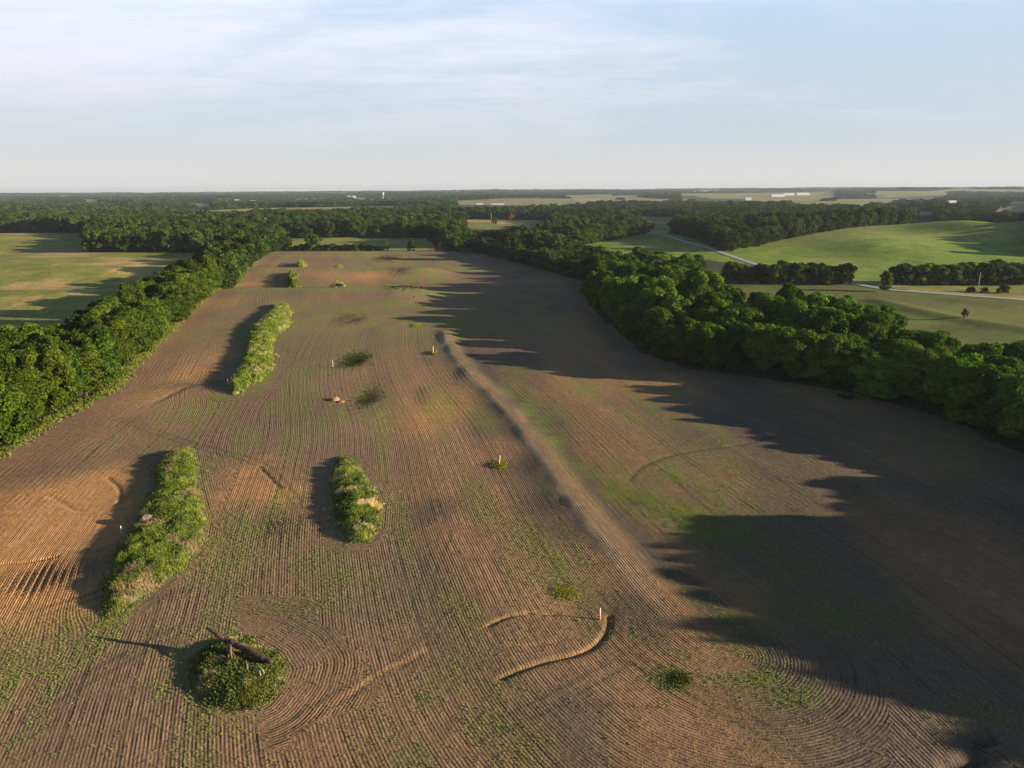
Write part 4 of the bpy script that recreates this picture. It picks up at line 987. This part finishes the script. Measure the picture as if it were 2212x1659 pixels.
for (px, py, L, w_, hh, lab, up) in [(512,439.5,16,10,7,'white farmhouse left of a second one among the far left woods',9),(547,439,14,10,7,'white farmhouse right of its neighbour among the far left woods',9),(754,432,18,12,7,'tiny white house left of the water tower side of the woods',8),(765,432,16,10,7,'tiny white house nearest to the far water tower',8),
      (1036,443,22,12,7,'small cream farm building on the bright far meadow',0),(1075,441,44,14,7,'long pinkish barn on the bright far meadow',0),(1616,430,26,12,6,'long low white barn alone in front of the pale far fields',1),(1679,425,70,16,8,'largest white barn of the row on the pale far fields',1),
      (1703,424,60,14,8,'long white barn second in the row on the pale far fields',1),(1724,423.5,24,14,9,'small white shed between the long barns on the far fields',1),(1737,423,60,14,8,'rightmost white barn of the row on the pale far fields',1),(2125,411,40,14,9,'left one of two white buildings on the far right ridge',6),(2143,411,50,14,9,'right one of two white buildings on the far right ridge',6),
      (2054,449,20,12,6,'pale farm building among the trees at the far right',5),(1455,452,34,10,5,'thin white shed roof behind the middle woods',5)]:
    barn(px, py, L, w_, hh, lab, .12, None, up)
x, y = at(828, 434); wt = thing('water_tower', (x, y, gz1(x, y)), 'white water tower above the far woods left of centre', 'water tower')
mb = MB(); mb.tube([(0, 0, -1), (0, 0, 6), (0, 0, 28)], [2.4, 1.2, 1.2], 12); mb.build('stem', M_WHITEM, wt, True)
mb = MB(); mb.tube([(0, 0, 27), (0, 0, 29), (0, 0, 32), (0, 0, 35), (0, 0, 38), (0, 0, 39)], [1.5, 3.6, 5, 5, 3.6, 1], 16); mb.build('tank', M_WHITEM, wt, True)

# ------------------------------------------------------------------ crop seedlings and residue in the near field (stuff)
rs = np.random.RandomState(9)
n = 1500000; X = rs.uniform(-95, 95, n); Y = 50+115*rs.rand(n)**1.25
k_ = np.abs(X) < .74*(Y+10)
X, Y = X[k_], Y[k_]
cr = gridv(crop, X, Y)*(.3+1.3*fbm((X*RN[0]+Y*RN[1])/.9, (-X*RN[1]+Y*RN[0])/6, 701, 3)); fm = gridv(fmask, X, Y)
keep = (rs.rand(len(X)) < np.clip(cr**1.5*.5, 0, .5)*sm(168, 112, Y)) & (fm > .9); X, Y = X[keep], Y[keep]
pm_ = gridv(pm, X, Y); ph_ = np.where(pm_ > .5, row_second(X, Y)[0], row_main(X, Y))
keep = np.sin(ph_*2*math.pi/.40) > .1
for w_ in ISLW.values(): keep &= ~inpoly(X, Y, w_)
X, Y = X[keep], Y[keep]; print('seedlings', len(X))
if len(X) > 120000: X, Y = X[:120000], Y[:120000]
Z = gridz(X, Y); per = 3; m_ = np.repeat(np.arange(len(X)), per); n_ = len(m_)
C = np.stack([X[m_]+rs.normal(size=n_)*.06, Y[m_]+rs.normal(size=n_)*.07, Z[m_]+.05+.10*rs.rand(n_)], 1)
so = link('crop_seedlings', cards_mesh('crop_seedlings', cards(C, rs.normal(size=(n_, 3))*.55+[.25, -.1, .8], .05+.08*rs.rand(n_), rs), M_CROP, np.clip(.55+.28*rs.normal(size=n_), 0, 1)))
so['kind'] = 'stuff'; so['label'] = 'young green crop plants coming up in the tilled rows'
# verge of rough grass along the left tree row
vx = []; vy = []
for i in range(len(LFRONT)-2):
    a, b = LFRONT[i], LFRONT[i+1]; L_ = np.hypot(*(b-a)); n = int(L_*9); t = rs.rand(n)[:, None]; p_ = a*(1-t)+b*t; p_[:, 0] += rs.normal(size=n)*1.5-1.4
    vx.append(p_[:, 0]); vy.append(p_[:, 1])
vx = np.concatenate(vx); vy = np.concatenate(vy); Z = gridz(vx, vy)
Q4, nb = blades(vx, vy, Z, 5, .75, .20, 12, (.1, 0), .4)
tn = np.clip(np.repeat(fbm(vx/3, vy/3, 33, 2), 5)*1.1, 0, 1)
vo = link('verge_grass', cards_mesh('verge_grass', Q4, M_GRASS, np.tile(tn, 2))); vo['kind'] = 'stuff'; vo['label'] = 'bright rough grass strip along the foot of the left tree row'; vo.color = (.85, .8, .8, 1)

# ------------------------------------------------------------------ haze
HZ = bpy.data.materials.new('haze'); HZ.use_nodes = True; q = NT(HZ.node_tree); q.n.remove(q.n['Principled BSDF'])
pv = q.add('ShaderNodeVolumePrincipled'); pv.inputs['Color'].default_value = (.46, .54, .66, 1); pv.inputs['Density'].default_value = .000052; pv.inputs['Anisotropy'].default_value = .1
q.l.new(pv.outputs[0], q.n['Material Output'].inputs['Volume'])
zt = float(max(GZ.max()+45, CAM_H+30)); zl = float(GZ.min()-2); mb = MB()
mb.box((0, (gy[0]+gy[-1])/2, (zt+zl)/2), ((gx[-1]-gx[0])+20, gy[-1]-gy[0]+20, zt-zl)); hz_ob = mb.build('haze', HZ); hz_ob['kind'] = 'stuff'
